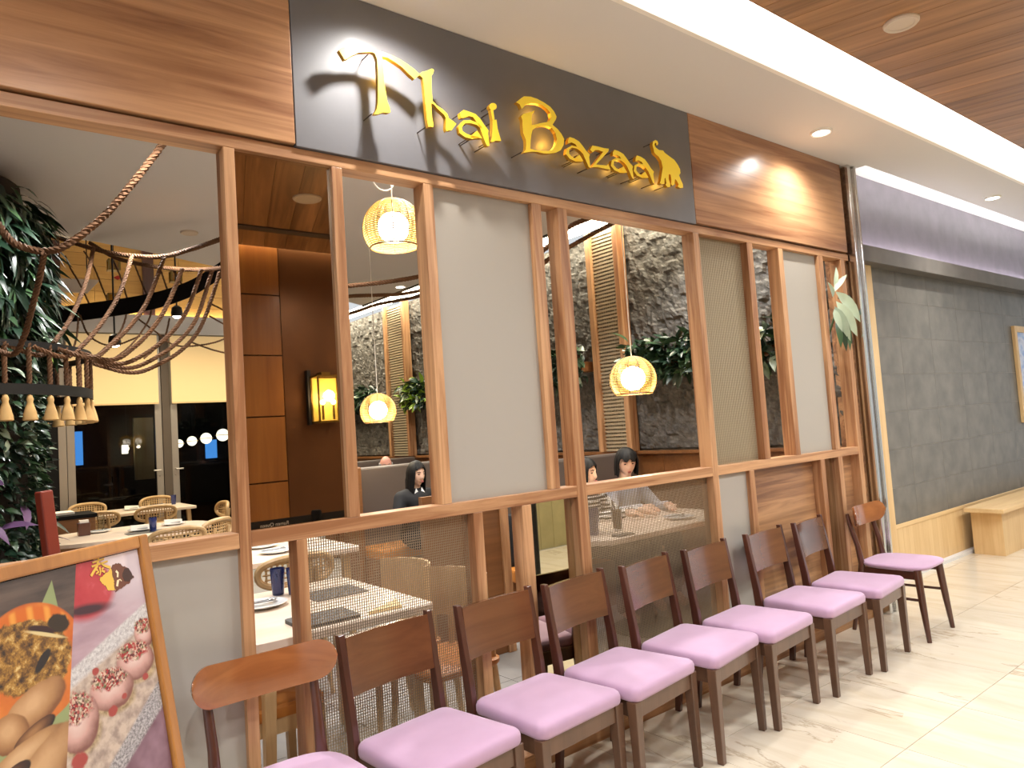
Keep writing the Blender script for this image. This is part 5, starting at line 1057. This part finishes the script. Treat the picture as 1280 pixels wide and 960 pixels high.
    if hair == 'bald':
        hg = G(); hg.grid(lambda u, v: H @ V((.081*cos(-.55+u*(pi+1.1))*1.0, .098*sin(-.55+u*(pi+1.1)), .030-.085*v+0*u)), 24, 6); obj('hair', hg, 'hair_grey', t, solid=.012)
    else:
        cut = {'long': radians(52), 'bob': radians(58), 'parted': radians(50)}[hair]; Ln = {'long': -.27, 'bob': -.105, 'parted': -.25}[hair]; line = {'long': .066, 'bob': .046, 'parted': .070}[hair]
        def hp(u, v):
            az = 2*pi*u; f_ = abs((az+pi) % (2*pi)-pi)          # 0 = face side
            zf = line+(.012*cos(f_*8) if hair == 'bob' else -.028*(f_/cut)**2)
            zend = zf if f_ < cut else Ln+.03*cos(az*9)*.3
            if cut <= f_ < cut+.3: zend = zf+(Ln-zf)*min(1, (f_-cut)/.14)
            dome = v*1.6
            ztop = .128; z = ztop*cos(min(dome, 1)*pi/2) if False else ztop-(ztop-zend)*v
            ht = max(z, 0); rr_ = math.sqrt(max(0.0, 1-(ht/.1285)**2)); ex = 1.28 if hair == 'bob' else 1.10
            r_ = rr_ if z > 0 else 1.0
            x = .074*ex*r_*sin(az); y = -.092*ex*r_*cos(az)
            if z < -.05: x *= 1-.10*min(1, (-.05-z)/.1)*(1 if hair == 'bob' else -.4); y = y*(1-.12*min(1, (-.05-z)/.15))+(.008 if f_ > 1.6 else 0)
            wob = 1+.02*sin(az*17)*min(1, v*2)
            return H @ V((x*wob, y*wob, z))
        hg = G(); hg.grid(hp, 96, 26, True); obj('hair', hg, 'hair', t, solid=.010)
    if extra: extra(t, H)
    return t
def collar(t, H):
    g = G()
    for sx in (-1, 1): g.add([(sx*.012, -.118, .83), (sx*.055, -.085, .955), (sx*.03, -.075, 1.0), (sx*.0, -.108, .90)], [(0, 1, 2, 3)])
    g.add([(-.045, -.09, .95), (.045, -.09, .95), (0, -.128, .80)], [(0, 1, 2)])
    obj('collar', g, 'cloth_white', t, solid=.006)
person('woman with long dark hair in a black jacket, seated in the farther booth', (3.47, 5.98, 0), radians(2), (((-.24, -.06, .74), (-.14, -.30, .80), (.5, -1, .05)), ((.24, -.12, .72), (.12, -.34, .82), (-.2, -1, 0.1))), 'parted', 'cloth_black', (0, -.04, 1.125), radians(8), radians(6), extra=collar)
def sleeves(t, H):
    tp = [c for c in t.children if c.name.startswith('top')][0]; uvl = tp.data.uv_layers.new(name='uv')
    for lp in tp.data.loops:
        p = tp.data.vertices[lp.vertex_index].co; s_ = (p.z if abs(p.x) < .17 else p.z*.3+abs(p.y)*.9+abs(p.x)*.4); uvl.data[lp.index].uv = (s_/.032, 0)
person('woman in a striped top seen in profile, reaching across the booth table', (3.98, 4.22, 0), radians(8), (((-.20, -.16, .76), (.0, -.40, .80), (.3, -1, 0)), ((.24, -.16, .74), (.16, -.42, .80), (.1, -1, 0))), 'long', 'stripes', (0, -.04, 1.10), radians(8), radians(2), extra=sleeves)
person('woman with short dark bobbed hair and fringe, looking down in the booth', (4.52, 4.28, 0), radians(-8), (((-.24, -.14, .74), (-.12, -.38, .80), (.4, -1, 0)), ((.24, -.14, .74), (.10, -.40, .80), (-.4, -1, 0))), 'bob', 'cloth_pale', (0, -.05, 1.145), radians(-22), radians(14))
person('bald man with grey hair at the sides, mostly hidden behind the booth back', (4.36, 8.20, 0), radians(-20), (((-.25, -.1, .74), (-.15, -.33, .78), (.2, -1, 0)), ((.25, -.1, .74), (.15, -.33, .78), (-.2, -1, 0))), 'bald', 'cloth_pale', (0, -.02, 1.135), 0, radians(8), 'skin_pink')
